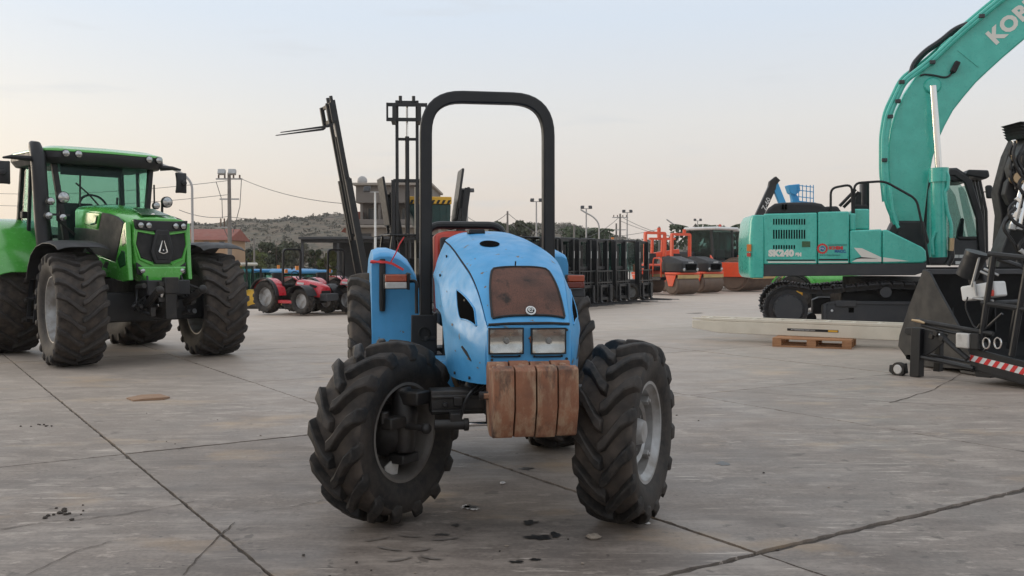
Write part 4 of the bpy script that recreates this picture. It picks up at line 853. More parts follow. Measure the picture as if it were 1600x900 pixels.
# undercarriage: turntable, frames, wheels, shoes
MB().lathe([(.86, .0001), (.86, .75), (1.06, .75), (1.06, .0001)], 32, 'z').build('turntable', 'black_steel', ex)
MB().bx(-.9, .9, -.95, .95, .48, .88).build('car_body', 'black_steel', ex, bevel=.06)
TL, TR_ = e(1232, 482, -1.5)[0], 2.0
surf('track_steel', (.022, .022, .024), .55, dirt=(.07, .05, .035), damt=.6, dscale=5, bmp=.3, bscale=40)
shoe = None
for s in (-1, 1):
    y0, y1 = (-1.5, -.98) if s < 0 else (.98, 1.5)
    yn = y0 if s < 0 else y1
    tf = MB().prism([(TL+.62, .25), (1.75, .25), (1.75, .60), (TL+.75, .60), (TL+.62, .54)], 'y', y0+.06, y1-.06).build('track_frame', 'grey_steel', ex, bevel=.02)
    if s < 0:
        MB().prism([(TL+.62, .57), (1.7, .57), (1.7, .63), (TL+.8, .63)], 'y', y0+.045, y0+.09).build('frame_ledge', 'grey_steel', tf, bevel=.01)
        MB().bx(-1.02, -.66, y0+.02, y0+.07, .53, .64).build('frame_step', 'grey_steel', tf, bevel=.01)
        MB().bx(-.79, -.70, y0+.052, y0+.08, .42, .51).build('frame_hole', 'void', tf); MB().ball((-1.08, y0+.06, .45), .025, 8).build('frame_plug', 'white_paint', tf)
        MB().bx(TL+.62, TL+.68, y0+.03, y0+.08, .26, .58).build('frame_end', 'grey_steel', tf, bevel=.01)
    sprk = MB().lathe([(y0+.10, .0001), (y0+.10, .36), (y1-.10, .36), (y1-.10, .0001)], 28, 'y', (TL, 0, .47)).build('sprocket', 'track_steel', ex)
    hubc = MB().lathe([(yn-s*.02, .0001), (yn-s*.02, .25), (yn-s*.04, .27), (yn-s*.2, .30), (yn-s*.2, .0001)], 28, 'y', (TL, 0, .47)).build('drive_hub', 'grey_steel', sprk)
    for k in range(16): a = math.pi*k/8; MB().cyl((TL+.255*math.cos(a), yn-s*.015, .47+.255*math.sin(a)), (TL+.255*math.cos(a), yn-s*.06, .47+.255*math.sin(a)), .014, n=6).build('hub_bolt', 'black_steel', sprk)
    MB().lathe([(y0+.10, .0001), (y0+.10, .36), (y1-.10, .36), (y1-.10, .0001)], 28, 'y', (TR_, 0, .47)).build('idler', 'track_steel', ex)
    for k in range(8): MB().lathe([(y0+.08, .0001), (y0+.08, .10), (y1-.08, .10), (y1-.08, .0001)], 14, 'y', (-1.25+k*.37, 0, .17)).build('track_roller', 'track_steel', ex)
    for x in (-.15, 1.0): MB().lathe([(y0+.03, .0001), (y0+.03, .10), (y1-.1, .10), (y1-.1, .0001)], 14, 'y', (x, 0, .80)).build('carrier_roller', 'grey_steel', ex)
    # shoe loop: bottom run, idler, sagging top run, sprocket
    path = [(TL, .075)] + [(TL+(TR_-TL)*k/20, .075) for k in range(1, 21)] + [(TR_+.40*math.sin(a), .475-.40*math.cos(a)) for a in np.linspace(0, math.pi, 14)[1:]]
    top = [(1.6, .90), (1.0, .925), (.4, .90), (-.15, .915), (-.7, .86), (-1.2, .80), (TL+.45, .80), (TL+.2, .85)]
    path += top + [(TL-.40*math.sin(a), .475+.40*math.cos(a)) for a in np.linspace(0.1, math.pi-.1, 14)]
    P = [Vector((x, 0, z)) for x, z in path]; P.append(P[0]); L = [0]
    for a, b_ in zip(P, P[1:]): L.append(L[-1]+(b_-a).length)
    N = 50; X = np.interp(np.linspace(0, L[-1], N+1), L, [p.x for p in P]); Z = np.interp(np.linspace(0, L[-1], N+1), L, [p.z for p in P])
    MB().tube([(x, (y0+y1)/2, z) for x, z in zip(X[:-1], Z[:-1])], 0, sq=(.22, .09), closed=True, up=(0, 0, 1)).build('track_chain', 'track_steel', ex, smooth=0)
    if shoe is None:
        q = MB().bx(-.085, .085, -.26, .26, -.015, .015)
        for dx in (-.06, 0, .06): q.prism([(dx-.012, .012), (dx+.012, .012), (dx+.006, .042), (dx-.006, .042)], 'y', -.26, .26)
        for dy in (-.1, .1): q.bx(-.075, .075, dy-.025, dy+.025, -.10, -.01)
        shoe = q.build('track_shoe', 'track_steel', ex, smooth=0)
    for k in range(N):
        o = shoe if (s < 0 and k == 0) else shoe.copy()
        if o is not shoe: COL.objects.link(o)
        dx, dz = X[k+1]-X[k], Z[k+1]-Z[k]; ang = math.atan2(-dz, -dx)
        nx, nz = dz, -dx; ln = math.hypot(dx, dz)          # outward normal of the loop (loop runs anticlockwise seen from the front)
        o.parent = ex; o.location = ((X[k]+X[k+1])/2+nx/ln*.045, (y0+y1)/2, (Z[k]+Z[k+1])/2+nz/ln*.045); o.rotation_euler = (0, -ang, 0)
# ---- boom
outer = [(1397, 352), (1391, 310), (1387, 265), (1387, 225), (1393, 190), (1407, 155), (1431, 119), (1464, 88), (1500, 54), (1540, 20), (1564, 0), (1612, -38), (1720, -118), (1820, -180), (1880, -205), (1905, -195)]
inner = [(1910, -172), (1880, -150), (1780, -85), (1680, -5), (1600, 62), (1560, 96), (1524, 130), (1492, 168), (1468, 212), (1455, 256), (1449, 300), (1443, 352)]
BYN, BYF = -.30, .14
bp = poly(outer+[(x, y) for x, y in inner], BYN)
# quad strip along the boom keeps the sides clean
def strip_loft(A, B, y0, y1, n=26):
    def res(Q):
        d = [0]
        for a, b_ in zip(Q, Q[1:]): d.append(d[-1]+math.hypot(b_[0]-a[0], b_[1]-a[1]))
        t = np.linspace(0, d[-1], n); return list(zip(np.interp(t, d, [q[0] for q in Q]), np.interp(t, d, [q[1] for q in Q])))
    A, B = res(A), res(B)
    return MB().loft([[(a[0], y0, a[1]), (b_[0], y0, b_[1]), (b_[0], y1, b_[1]), (a[0], y1, a[1])] for a, b_ in zip(A, B)])
po, pi_ = poly(outer, BYN), poly(inner[::-1], BYN)
boom = strip_loft(po, pi_, BYN, BYF).build('boom', 'teal_paint', ex, bevel=.03, smooth=30, seg=2)
block('boom_foot', [(1384, 372), (1397, 345), (1443, 345), (1452, 378), (1440, 392), (1395, 388)], BYN-.06, BYF+.06, 'black_steel', .04, BYN)
MB().lathe([(BYN-.10, .0001), (BYN-.10, .10), (BYN, .11), (BYN, .0001)], 18, 'y', (e(1410, 366, BYN)[0], 0, e(1410, 366, BYN)[1])).build('boom_pin', 'black_steel', ex)
kx, kz = e(1555, 70, BYN); ka = math.atan2(e(1608, 24, BYN)[1]-kz, e(1608, 24, BYN)[0]-kx)
text('boom_lettering', 'KOBELCO', .385, 'cream_decal', boom, (kx, BYN-.004, kz), (R(90), -ka, 0), bold=.018, space=1.08, sx=1.0)
# small seam and lamp with cable on the boom
MB().bar((e(1497, 78, BYN)[0], BYN-.005, e(1497, 78, BYN)[1]), (e(1529, 104, BYN)[0], BYN-.005, e(1529, 104, BYN)[1]), .012, .03).build('weld_seam', 'teal_paint', boom)
lx, lz = e(1491, 106, BYN); MB().box((lx, BYN-.08, lz), (.10, .12, .22), (0, R(25), 0)).build('boom_lamp', 'black_matt', boom, bevel=.02)
def epath(pts, c): return [(e(x, y, c)[0], c, e(x, y, c)[1]) for x, y in pts]
MB().tube(fillet(epath([(1489, 112), (1482, 120), (1474, 121), (1462, 118), (1445, 116), (1438, 118)], BYN-.02), .1), .018, 6).build('lamp_cable', 'hose', boom)
MB().lathe([(BYN-.05, .0001), (BYN-.05, .13), (BYN+.01, .17), (BYN+.01, .0001)], 20, 'y', (e(1457, 134, BYN)[0], 0, e(1457, 134, BYN)[1])).build('cylinder_boss', 'teal_paint', boom)
# pipes along the back of the boom
for k, off in enumerate((0, 5)):
    pp = [(1399+off*.6, 350), (1385+off, 318), (1380+off, 270), (1380+off, 216), (1386+off, 178), (1408+off*.6, 132+off*.4), (1416+off*.5, 122+off*.5), (1452, 95+off), (1500, 50+off), (1540, 16+off), (1570, -8+off), (1660, -78+off)]
    MB().tube(fillet(epath(pp, BYN-.06), .15), .042, 8).build('boom_pipe', 'teal_paint', ex)
    MB().tube(fillet(epath([(x-4, y-3) for x, y in pp[1:]], .1), .15), .035, 8).build('boom_pipe', 'teal_paint', ex)
MB().tube(fillet(epath([(1424, 116), (1428, 100), (1446, 80), (1470, 65), (1492, 46), (1512, 38)], 0), .3), .06, 8).build('boom_hose', 'hose', ex)
MB().prism(poly([(1459, 90), (1470, 70), (1484, 58), (1500, 52), (1512, 40), (1540, 22), (1480, 76)], -.1), 'y', -.12, .12).build('pipe_bracket', 'teal_paint', boom, bevel=.01)
for x, y in ((1409, 128), (1457, 97), (1534, 25), (1403, 158), (1391, 182), (1382, 250)): q = e(x, y, BYN-.1); MB().box((q[0], BYN-.08, q[1]), (.10, .10, .07)).build('pipe_clamp', 'grey_steel', ex, bevel=.01)
rail([(1391, 328), (1383, 312), (1383, 290)], BYN-.3, .03, 'teal_paint', 'boom_pipe'); rail([(1404, 356), (1396, 340), (1394, 320), (1391, 290)], BYN-.36, .03, 'teal_paint', 'boom_pipe')
# boom cylinders: teal barrel, chrome rod
for c in (-.62, .55):
    b0, b1, r1 = [Vector((e(x, y, -.62)[0], c, e(x, y, -.62)[1])) for x, y in ((1468, 402), (1467, 266), (1458, 134))]
    cy = MB().tube([b0, b1], .145, 20).build('boom_cylinder', 'teal_paint', ex); d = (b1-b0).normalized()
    MB().cyl(b1-d*.22, b1+d*.04, .175, n=20).build('cylinder_gland', 'teal_paint', cy); MB().cyl(b1, r1, .062, n=16).build('cylinder_rod', 'chrome', cy)
    if c < 0:
        MB().tube(fillet(epath([(1478, 268), (1482, 276), (1481, 294), (1476, 300), (1480, 330), (1487, 352), (1486, 376)], c-.12), .1), .032, 8).build('cylinder_pipe', 'teal_paint', cy)
        MB().tube(epath([(1487, 372), (1486, 392)], c-.12), .05, 8).build('hose_end', 'copper', cy)
        MB().tube(fillet(epath([(1458, 398), (1456, 376), (1462, 362)], c-.12), .1), .03, 8).build('cylinder_pipe', 'teal_paint', cy)
        MB().tube(fillet(epath([(1486, 390), (1487, 402), (1480, 414)], c-.1), .1), .06, 8).build('boom_hose', 'hose', ex)
# arm, out of the picture beyond the boom tip
q0 = e(1895, -180, 0); MB().prism([(q0[0]-.3, q0[1]+.6), (q0[0]+.35, q0[1]+.5), (q0[0]+.5, q0[1]-.3), (q0[0]+.15, q0[1]-3.6), (q0[0]-.1, q0[1]-3.6), (q0[0]-.35, q0[1]-.2)], 'y', -.2, .22).build('arm', 'teal_paint', ex, bevel=.03)
# ---- cab
CN, CF = .42, 1.42
def cpost(pts, w=.08, c=CN): return MB().tube(epath(pts, c), 0, sq=(w, w), up=(0, 1, 0)).build('cab_post', 'black_paint', ex, bevel=.015)
block('cab_base', [(1440, 414), (1440, 376), (1486, 370), (1500, 374), (1536, 372), (1540, 414)], CN, CF, 'grey_steel', .03, CN)
for c in (CN, CF):
    cpost([(1440, 410), (1444, 300), (1452, 272), (1492, 270), (1512, 284), (1530, 340), (1534, 400)], .12, c); cpost([(1497, 372), (1508, 372), (1532, 372)], .06, c)
MB().prism(poly([(1446, 274), (1452, 264), (1495, 262), (1514, 274), (1516, 284), (1448, 284)], CN), 'y', CN-.03, CF+.03).build('cab_roof', 'black_paint', ex, bevel=.04, seg=3)
for c, nm in ((CN+.03, 'side_window'), (CF-.03, 'side_window')): MB().prism(poly([(1446, 400), (1448, 290), (1452, 280), (1496, 280), (1510, 300), (1528, 370), (1500, 372), (1490, 400)], CN), 'y', c, c+.008).build(nm, 'dark_glass', ex, smooth=0)
MB().tube([(e(1514, 288, CN)[0], CN+.5, e(1514, 288, CN)[1]), (e(1536, 398, CN)[0], CN+.5, e(1536, 398, CN)[1])], 0, sq=(.85, .01), up=(1, 0, .3)).build('windscreen', 'dark_glass', ex, smooth=0)
block('operator_seat', [(1458, 400), (1460, 352), (1468, 348), (1474, 372), (1492, 376), (1490, 400)], .7, 1.2, 'black_matt', .04, .7)
block('console', [(1494, 384), (1497, 360), (1503, 340), (1507, 342), (1504, 384)], .6, .75, 'plastic', .02, .6)
block('cab_lamp_bar', [(1508, 274), (1512, 265), (1544, 266), (1546, 276), (1540, 280)], CN-.05, CN+.9, 'black_paint', .03, CN)
block('cab_mirror', [(1540, 292), (1542, 289), (1550, 289), (1553, 296), (1552, 310), (1542, 310)], CN-.3, CN-.22, 'plastic', .03, CN-.3)
MB().tube(epath([(1534, 330), (1536, 300), (1544, 300)], CN-.25), .02, 6).build('mirror_arm', 'black_matt', ex)
for k in range(4): MB().tube(epath([(1516+k*5, 282), (1526+k*5, 330), (1530+k*4, 400)], CN+.1+.2*k), .03, 6).build('cab_guard_bar', 'black_paint', ex)
for k in range(3): MB().prism(poly([(1490+k*9, 398), (1490+k*9, 403), (1498+k*9, 403), (1498+k*9, 398)], CN-.01), 'y', CN-.012, CN).build('warning_label', 'white_paint', ex, smooth=0)
for k in range(2): MB().prism(poly([(1493+k*10, 408), (1493+k*10, 413), (1502+k*10, 413), (1502+k*10, 408)], CN-.01), 'y', CN-.012, CN).build('warning_label', 'white_paint', ex, smooth=0)
# ------------------------------------------------------------------ right edge: loader bucket, work platform, hydraulic arm, ramps on a pallet
surf('anthracite', (.011, .0115, .0125), .58, dirt=(.024, .0225, .021), damt=.3, dscale=3); surf('galvanised', (.42, .42, .41), .4, .5, dirt=(.25, .24, .22), damt=.4)
surf('ramp_cream', (.68, .62, .51), .5, .0, dirt=(.48, .42, .33), damt=.45, dscale=3)
m, t, b = new_mat('pallet_wood'); n1 = rampn(t, noise(t, 5, 6, stretch=(1, 1, 6)), .3, .7, (.30, .14, .065), (.45, .23, .11)); t.links.new(n1, b.inputs['Base Color']); b.inputs['Roughness'].default_value = .8
bk = empty('loader_bucket', (5.42, 11.9, 0), R(12), 'large dark grey loader bucket lying open on the ground in front of the excavator', 'bucket'); KF = Frame((5.42, 11.9, 0), R(12))
pl = [KF.x(x, y, 0) for x, y in ((1442, 421), (1452, 425), (1463, 447), (1480, 478), (1496, 507), (1506, 530), (1518, 560), (1520, 578), (1440, 575), (1418, 562), (1403, 541), (1405, 524), (1420, 478))]
pl = [(y, max(.01, z)) for y, z in pl]
MB().prism(pl, 'x', 0, .03).build('side_plate', 'anthracite', bk, bevel=.006); MB().prism(pl, 'x', 2.6, 2.63).build('side_plate', 'anthracite', bk, bevel=.006)
back = [pl[0]] + pl[:6:-1]                       # top lip, down the back, along the floor to the edge
MB().loft([[(x, y, z) for y, z in back] + [(x, y-.03*(1 if i < len(back)-3 else .2), z+.03) for i, (y, z) in list(enumerate(back))[::-1]] for x in (.031, 2.599)]).build('shell', 'anthracite', bk, smooth=20)
MB().bar((.03, pl[0][0]-.03, pl[0][1]-.03), (2.6, pl[0][0]-.03, pl[0][1]-.03), .06, .07).build('top_lip', 'grey_steel', bk, bevel=.008)
MB().bar((.03, pl[7][0]+.12, .03), (2.6, pl[7][0]+.12, .03), .3, .035).build('cutting_edge', 'grey_steel', bk, bevel=.006)
for x in (.65, 1.3, 1.95): MB().prism([back[1], back[3], (back[3][0]-.25, back[3][1]+.2)], 'x', x, x+.02).build('gusset', 'anthracite', bk)
MB().cyl((-.03, pl[10][0]-.25, pl[10][1]-.12), (.05, pl[10][0]-.25, pl[10][1]-.12), .03, n=10).build('plate_hole', 'void', bk)
# ---- work platform basket
o0 = G(1430, 589); wp = empty('work_platform', o0, R(-58), 'black railed work platform basket with red and white striped edge at the right', 'work platform'); WF = Frame(o0, R(-58))
def w(px, py, c=0): h = WF.y(px, py, c); return Vector((h[0], c, h[1]))
def wpr(nm, pts, y0, y1, mat='black_paint', bev=.006, par=wp): return MB().prism([(w(*p).x, max(.005, w(*p).z)) for p in pts], 'y', y0, y1).build(nm, mat, par, bevel=bev)
def wt(nm, pts, r, mat='black_paint', c=0, par=wp): return MB().tube(fillet([w(x, y, c) for x, y in pts], .05, 4), r, 8).build(nm, mat, par)
wpr('support_leg', [(1424, 588), (1427, 511), (1441, 513), (1439, 589)], -.04, .06); wpr('support_leg', [(1437, 582), (1441, 520), (1449, 520), (1447, 583)], .25, .33)
wpr('gusset_plate', [(1441, 514), (1478, 522), (1474, 534), (1452, 552), (1441, 558)], .02, .05); wpr('lock_tab', [(1412, 520), (1414, 512), (1430, 512), (1430, 522), (1418, 524)], .0, .05)
cw = wpr('caster_bracket', [(1391, 580), (1392, 570), (1412, 568), (1414, 584), (1396, 586)], -.03, .07, 'black_matt')
c_ = w(1404, 577, -.05); MB().lathe([(-.02, .0001), (-.02, .085), (.04, .085), (.04, .0001)], 18, 'y', (c_.x, -.05, c_.z)).build('caster_wheel', 'rubber', cw); MB().lathe([(-.03, .0001), (-.03, .05), (-.02, .058), (.0, .058), (.0, .0001)], 18, 'y', (c_.x, -.05, c_.z)).build('caster_hub', 'white_lens', cw)
wt('arm_tube', [(1432, 500), (1444, 503), (1518, 516), (1552, 522)], .028, 'anthracite'); wt('arm_tube', [(1440, 508), (1490, 520), (1532, 524)], .02); wt('arm_tube', [(1434, 557), (1470, 564), (1522, 576)], .03); wt('arm_tube', [(1440, 552), (1516, 566)], .018, 'black_paint', .2)
wt('gas_strut', [(1470, 524), (1512, 561)], .032, 'anthracite', -.05); wt('strut_rod', [(1462, 518), (1472, 526)], .016, 'chrome', -.05)
for x, y in ((1463, 521), (1472, 529), (1456, 525)): q = w(x, y, -.06); MB().box(q, (.05, .05, .06), (0, .4, 0)).build('joint_block', 'greasy_iron', wp, bevel=.006)
MB().tube([w(1425, 500, -.03), w(1436, 502, -.03), w(1445, 505, -.03)], [.012, .02, .012], 8).build('spring_pin', 'copper', wp)
q = w(1507, 532, -.03); MB().box(q, (.16, .10, .17)).build('side_lamp', 'white_lens', wp, bevel=.015); MB().box(q+Vector((.14, .02, 0)), (.10, .12, .18)).build('lamp_guard', 'black_matt', wp, bevel=.01)
wpr('deck_side', [(1514, 543), (1640, 575), (1720, 596), (1720, 640), (1640, 612), (1516, 576)], 0, .05); wpr('deck_under', [(1517, 576), (1640, 612), (1720, 640), (1720, 650), (1640, 624), (1530, 584)], .02, .9)
wpr('foot_block', [(1519, 578), (1548, 584), (1546, 591), (1522, 589)], .03, .3)
tp0, tp1, tb0, tb1 = w(1515.5, 554, -.004), w(1720, 604, -.004), w(1515.5, 563.5, -.004), w(1720, 618, -.004)
tape = MB().add([tp0, tp1, tb1, tb0], [(0, 1, 2, 3)]).build('hazard_tape', 'white_paint', wp, smooth=0)
for k in range(14):
    u0, u1 = k/14+.005, k/14+.04; sl_ = -.034
    P_ = lambda u, v: (tp0.lerp(tp1, max(0, min(1, u)))).lerp(tb0.lerp(tb1, max(0, min(1, u))), v)+Vector((0, -.003, 0))
    MB().add([P_(u0, 0), P_(u1, 0), P_(u1+sl_, 1), P_(u0+sl_, 1)], [(0, 1, 2, 3)]).build('red_stripe', 'logo_red', tape, smooth=0)
MB().bx(w(1516, 560).x, w(1720, 600).x, .05, 1.15, .16, .20).build('deck_floor', 'black_steel', wp)
wt('rail_post', [(1531, 546), (1541, 478), (1553, 400)], .034); wt('rail_post', [(1581, 556), (1592, 490), (1606, 410)], .034); wt('rail_post', [(1576, 545), (1590, 470)], .03, 'black_paint', 1.1)
wt('top_rail', [(1545, 397), (1600, 403), (1700, 420)], .034, 'anthracite'); wt('mid_rail', [(1534, 473), (1600, 483), (1700, 498)], .030, 'anthracite'); wt('top_rail', [(1553, 402), (1600, 418)], .03, 'black_paint', .55)
MB().tube([w(1541, 474, 0), w(1541, 474, 0)+Vector((0, 1.1, 0))], .03, 8).build('cross_rail', 'anthracite', wp); MB().tube([w(1553, 402, 0), w(1553, 402, 0)+Vector((0, 1.1, 0))], .03, 8).build('cross_rail', 'anthracite', wp)
wt('brace', [(1533, 520), (1566, 490)], .016); wt('drain_hose', [(1528, 545), (1527, 535), (1536, 533), (1543, 543), (1538, 548)], .012, 'hose', -.03)
for x, y in ((1541, 536), (1559, 536)):
    q = w(x, y, -.04); MB().tube([(q.x+.04*math.cos(a), q.y, q.z+.06*math.sin(a)) for a in np.linspace(0, 6.28, 15)[:-1]], .010, 6, closed=True).build('tie_ring', 'chrome', wp)
wt('power_cable', [(1512, 464), (1508, 480), (1520, 508), (1527, 514), (1531, 506)], .009, 'hose', -.05)
cb_ = MB().box(w(1537, 455, .15), (.42, .22, .17), (0, R(-10), 0)).build('control_box', 'white_paint', wp, bevel=.02)
MB().box(w(1528, 430, .25), (.20, .12, .42), (0, R(-14), 0)).build('document_holder', 'plastic', wp, bevel=.015)
for a_, b_ in (((1522, 440), (1526, 462)), ((1538, 420), (1560, 430)), ((1532, 424), (1552, 433)), ((1520, 466), (1552, 470)), ((1518, 448), (1530, 402))): wt('box_frame', [a_, b_], .014, 'galvanised', .02)
MB().box(w(1548, 458, .02), (.07, .03, .07)).build('stop_button', 'red_plastic', cb_, bevel=.01)
ecy = MB().tube([w(1510, 432, .1), w(1526, 396, .1)], .12, 16).build('document_tube', 'black_matt', wp); MB().tube([w(1525, 400, .1), w(1527, 394, .1)], .13, 16).build('tube_cap', 'black_paint', ecy)
# ---- tall black arm with chrome cylinders
AY = 15.2; aL = (at(1590, 450, AY).x, AY, 0)
ar = empty('hydraulic_arm', aL, 0, 'tall black hydraulic digging arm with chrome cylinders and hoses at the right edge', 'machine arm'); AF = Frame(aL, 0)
def apr(nm, pts, y0, y1, mat='black_paint', bev=.02): return MB().prism([AF.y(x, y, 0) for x, y in pts], 'y', y0, y1).build(nm, mat, ar, bevel=bev)
apr('lower_arm', [(1556, 470), (1552, 430), (1560, 390), (1580, 340), (1606, 300), (1680, 300), (1680, 470)], -.12, .25); apr('arm_head', [(1558, 305), (1562, 286), (1578, 268), (1590, 262), (1600, 270), (1606, 300), (1588, 322), (1566, 322)], -.25, -.1, 'black_matt'); apr('upper_arm', [(1588, 300), (1578, 262), (1586, 240), (1600, 216), (1650, 206), (1690, 300), (1640, 330)], -.1, .2)
for k in range(5): apr('tine_plate', [(1578+k*1.5, 194+k*4.4), (1640, 193+k*4.4), (1640, 196+k*4.4), (1590, 200+k*4.4)], -.3+.02*k, .3, 'black_steel', .004)
apr('boom_body', [(1570, 440), (1578, 335), (1572, 300), (1588, 240), (1600, 214), (1660, 214), (1660, 440)], .26, .5, 'black_matt')
for dx in (0, 10):
    a_, b_, c2 = [Vector((AF.y(x+dx, y, 0)[0], -.34, AF.y(x+dx, y, 0)[1])) for x, y in ((1565, 352), (1580, 292), (1590, 248))]
    cy = MB().cyl(a_, b_, .05, n=12).build('ram', 'chrome', ar); MB().cyl(b_, c2, .03, n=10).build('ram_rod', 'chrome', cy); MB().cyl(a_, a_-(b_-a_).normalized()*.08, .06, n=10).build('ram_end', 'galvanised', cy)
for x, y, r in ((1572, 281, .09), (1596, 332, .07), (1573, 270, .05)): q = AF.y(x, y, 0); MB().lathe([(-.40, .0001), (-.40, r), (-.25, r), (-.25, .0001)], 16, 'y', (q[0], 0, q[1])).build('pivot_pin', 'copper' if r > .08 else 'galvanised', ar)
ra = random.Random(11)
for k in range(30):
    x, y = ra.uniform(1562, 1612), ra.uniform(225, 400); d = ra.uniform(15, 45)
    pts = [(x, y), (x-ra.uniform(4, 18), y+d*.4), (x+ra.uniform(-8, 8), y+d), (x+ra.uniform(0, 25), y+d*1.3)]
    MB().tube(fillet([Vector((AF.y(a_, b_, 0)[0], -.30-.05*(k % 3), AF.y(a_, b_, 0)[1])) for a_, b_ in pts], .15), .028, 6).build('hose', 'hose', ar)
    if k % 2: q = AF.y(*pts[0], 0); MB().box((q[0], -.36, q[1]), (.06, .06, .10), (0, ra.uniform(-1, 1), 0)).build('hose_coupling', ra.choice(['copper', 'galvanised', 'chrome']), ar, bevel=.008)
bs = MB().bx(-.6, 2.6, -.2, 1.6, .45, 1.05); bs.build('chassis', 'black_steel', ar, bevel=.05)
for x in (.0, 2.0):
    for y in (-.25, 1.65): MB().lathe([(-.18, .25), (-.2, .42), (-.12, .48), (.12, .48), (.2, .42), (.18, .25)], 28, 'y', (x, y, .48)).build('wheel', 'rubber', ar)
# ---- aluminium ramps lying on a pallet
a0, a1 = Vector((3.12, 16.6, 0)), Vector((7.2, 14.0, 0)); dv = (a1-a0).normalized(); yaw = math.atan2(dv.y, dv.x); Lr = (a1-a0).length
pz = .145
for k, (zz, lab) in enumerate(((pz, 'lower cream aluminium loading ramp with printed label lying on the wooden pallet'), (pz+.204, 'upper thin cream loading ramp lying on top of the labelled one'))):
    rp = empty('loading_ramp', (a0.x, a0.y, 0), yaw, lab, 'ramp', 'loading ramps on the pallet')
    h = .20 if k == 0 else .05
    MB().prism([(0, zz+h*.35), (.5, zz), (Lr, zz), (Lr, zz+h), (.0, zz+h)], 'y', .0, .05).build('near_beam', 'ramp_cream', rp, bevel=.008); MB().prism([(0, zz+h*.35), (.5, zz), (Lr, zz), (Lr, zz+h), (.0, zz+h)], 'y', .42, .47).build('far_beam', 'ramp_cream', rp, bevel=.008)
    for j in range(12): MB().bx(.2+j*(Lr-.4)/11, .24+j*(Lr-.4)/11, .051, .419, zz+h*.5, zz+h*.9).build('rung', 'ramp_cream', rp)
    if k == 0:
        RF = Frame((a0.x, a0.y, 0), yaw); u0, u1 = RF.y(1230, 520, 0)[0], RF.y(1310, 520, 0)[0]
        lbp = MB().bx(u0, u1, -.004, .002, zz+.085, zz+.125).build('ramp_label', 'black_matt', rp); MB().bx(u1-.16, u1-.01, -.007, -.003, zz+.09, zz+.12).build('label_patch', 'yellow_paint', lbp)
        text('label_print', 'ATTENZIONE PORTATA', .034, 'white_paint', lbp, (u0+.06, -.006, zz+.094), (R(90), 0, 0), sx=1.05)
pw = G(1208, 542); pf = empty('wooden_pallet', (pw.x+.0, pw.y+.05, 0), yaw+R(8), 'worn wooden pallet under the cream loading ramps', 'pallet')
for i in range(3): MB().bx(0, 1.2, i*.36, i*.36+.1, .0, .022).build('bottom_board', 'pallet_wood', pf, bevel=.003)
for i in range(3):
    for j in range(3): MB().bx(j*.53, j*.53+.14, i*.36, i*.36+.1, .022, .100).build('block', 'pallet_wood', pf, bevel=.003)
for j in range(3): MB().bx(j*.53, j*.53+.14, 0, .82, .100, .122).build('stringer', 'pallet_wood', pf, bevel=.003)
for i in range(6): MB().bx(0, 1.2, i*.144, i*.144+.1, .122, .143).build('top_board', 'pallet_wood', pf, bevel=.003)
# ------------------------------------------------------------------ machines parked further back
surf('lift_blue', (.03, .30, .58), .4, dirt=(.1, .25, .4), damt=.3); surf('roof_blue', (.05, .25, .50), .4); surf('brown_steel', (.13, .085, .06), .6, dirt=(.07, .05, .04), damt=.6, dscale=3)
surf('brass_steel', (.50, .36, .16), .45, .4, dirt=(.25, .16, .09), damt=.5); surf('cream_panel', (.62, .58, .48), .5); surf('dark_teal', (.012, .05, .045), .5, dirt=(.05, .05, .04), damt=.4)
def simple_wheel(nm, par, loc, r, w_, rimmat='silver_rim', rot=None, lugs=0):
    rm = MB().lathe([(-.38*w_, r*.60), (-.2*w_, r*.56), (.0, r*.5), (.02*w_, r*.16), (.12*w_, .0001), (-.12*w_, .0001), (-.06*w_, r*.16), (-.05*w_, r*.5), (.2*w_, r*.56), (.38*w_, r*.60)], 20).build(nm, rimmat, par, loc=loc, rot=rot)
    if lugs: tread('tyre', rm, tyre_mesh(r, w_, r*.6, lugs, r*.06, r*.11, .34, seg=32), 'rubber', 0)
    else: MB().lathe([(-.40*w_, r*.58), (-.5*w_, r*.8), (-.42*w_, r*.96), (-.2*w_, r), (.2*w_, r), (.42*w_, r*.96), (.5*w_, r*.8), (.40*w_, r*.58)], 24).build('tyre', 'rubber', rm)
    return rm
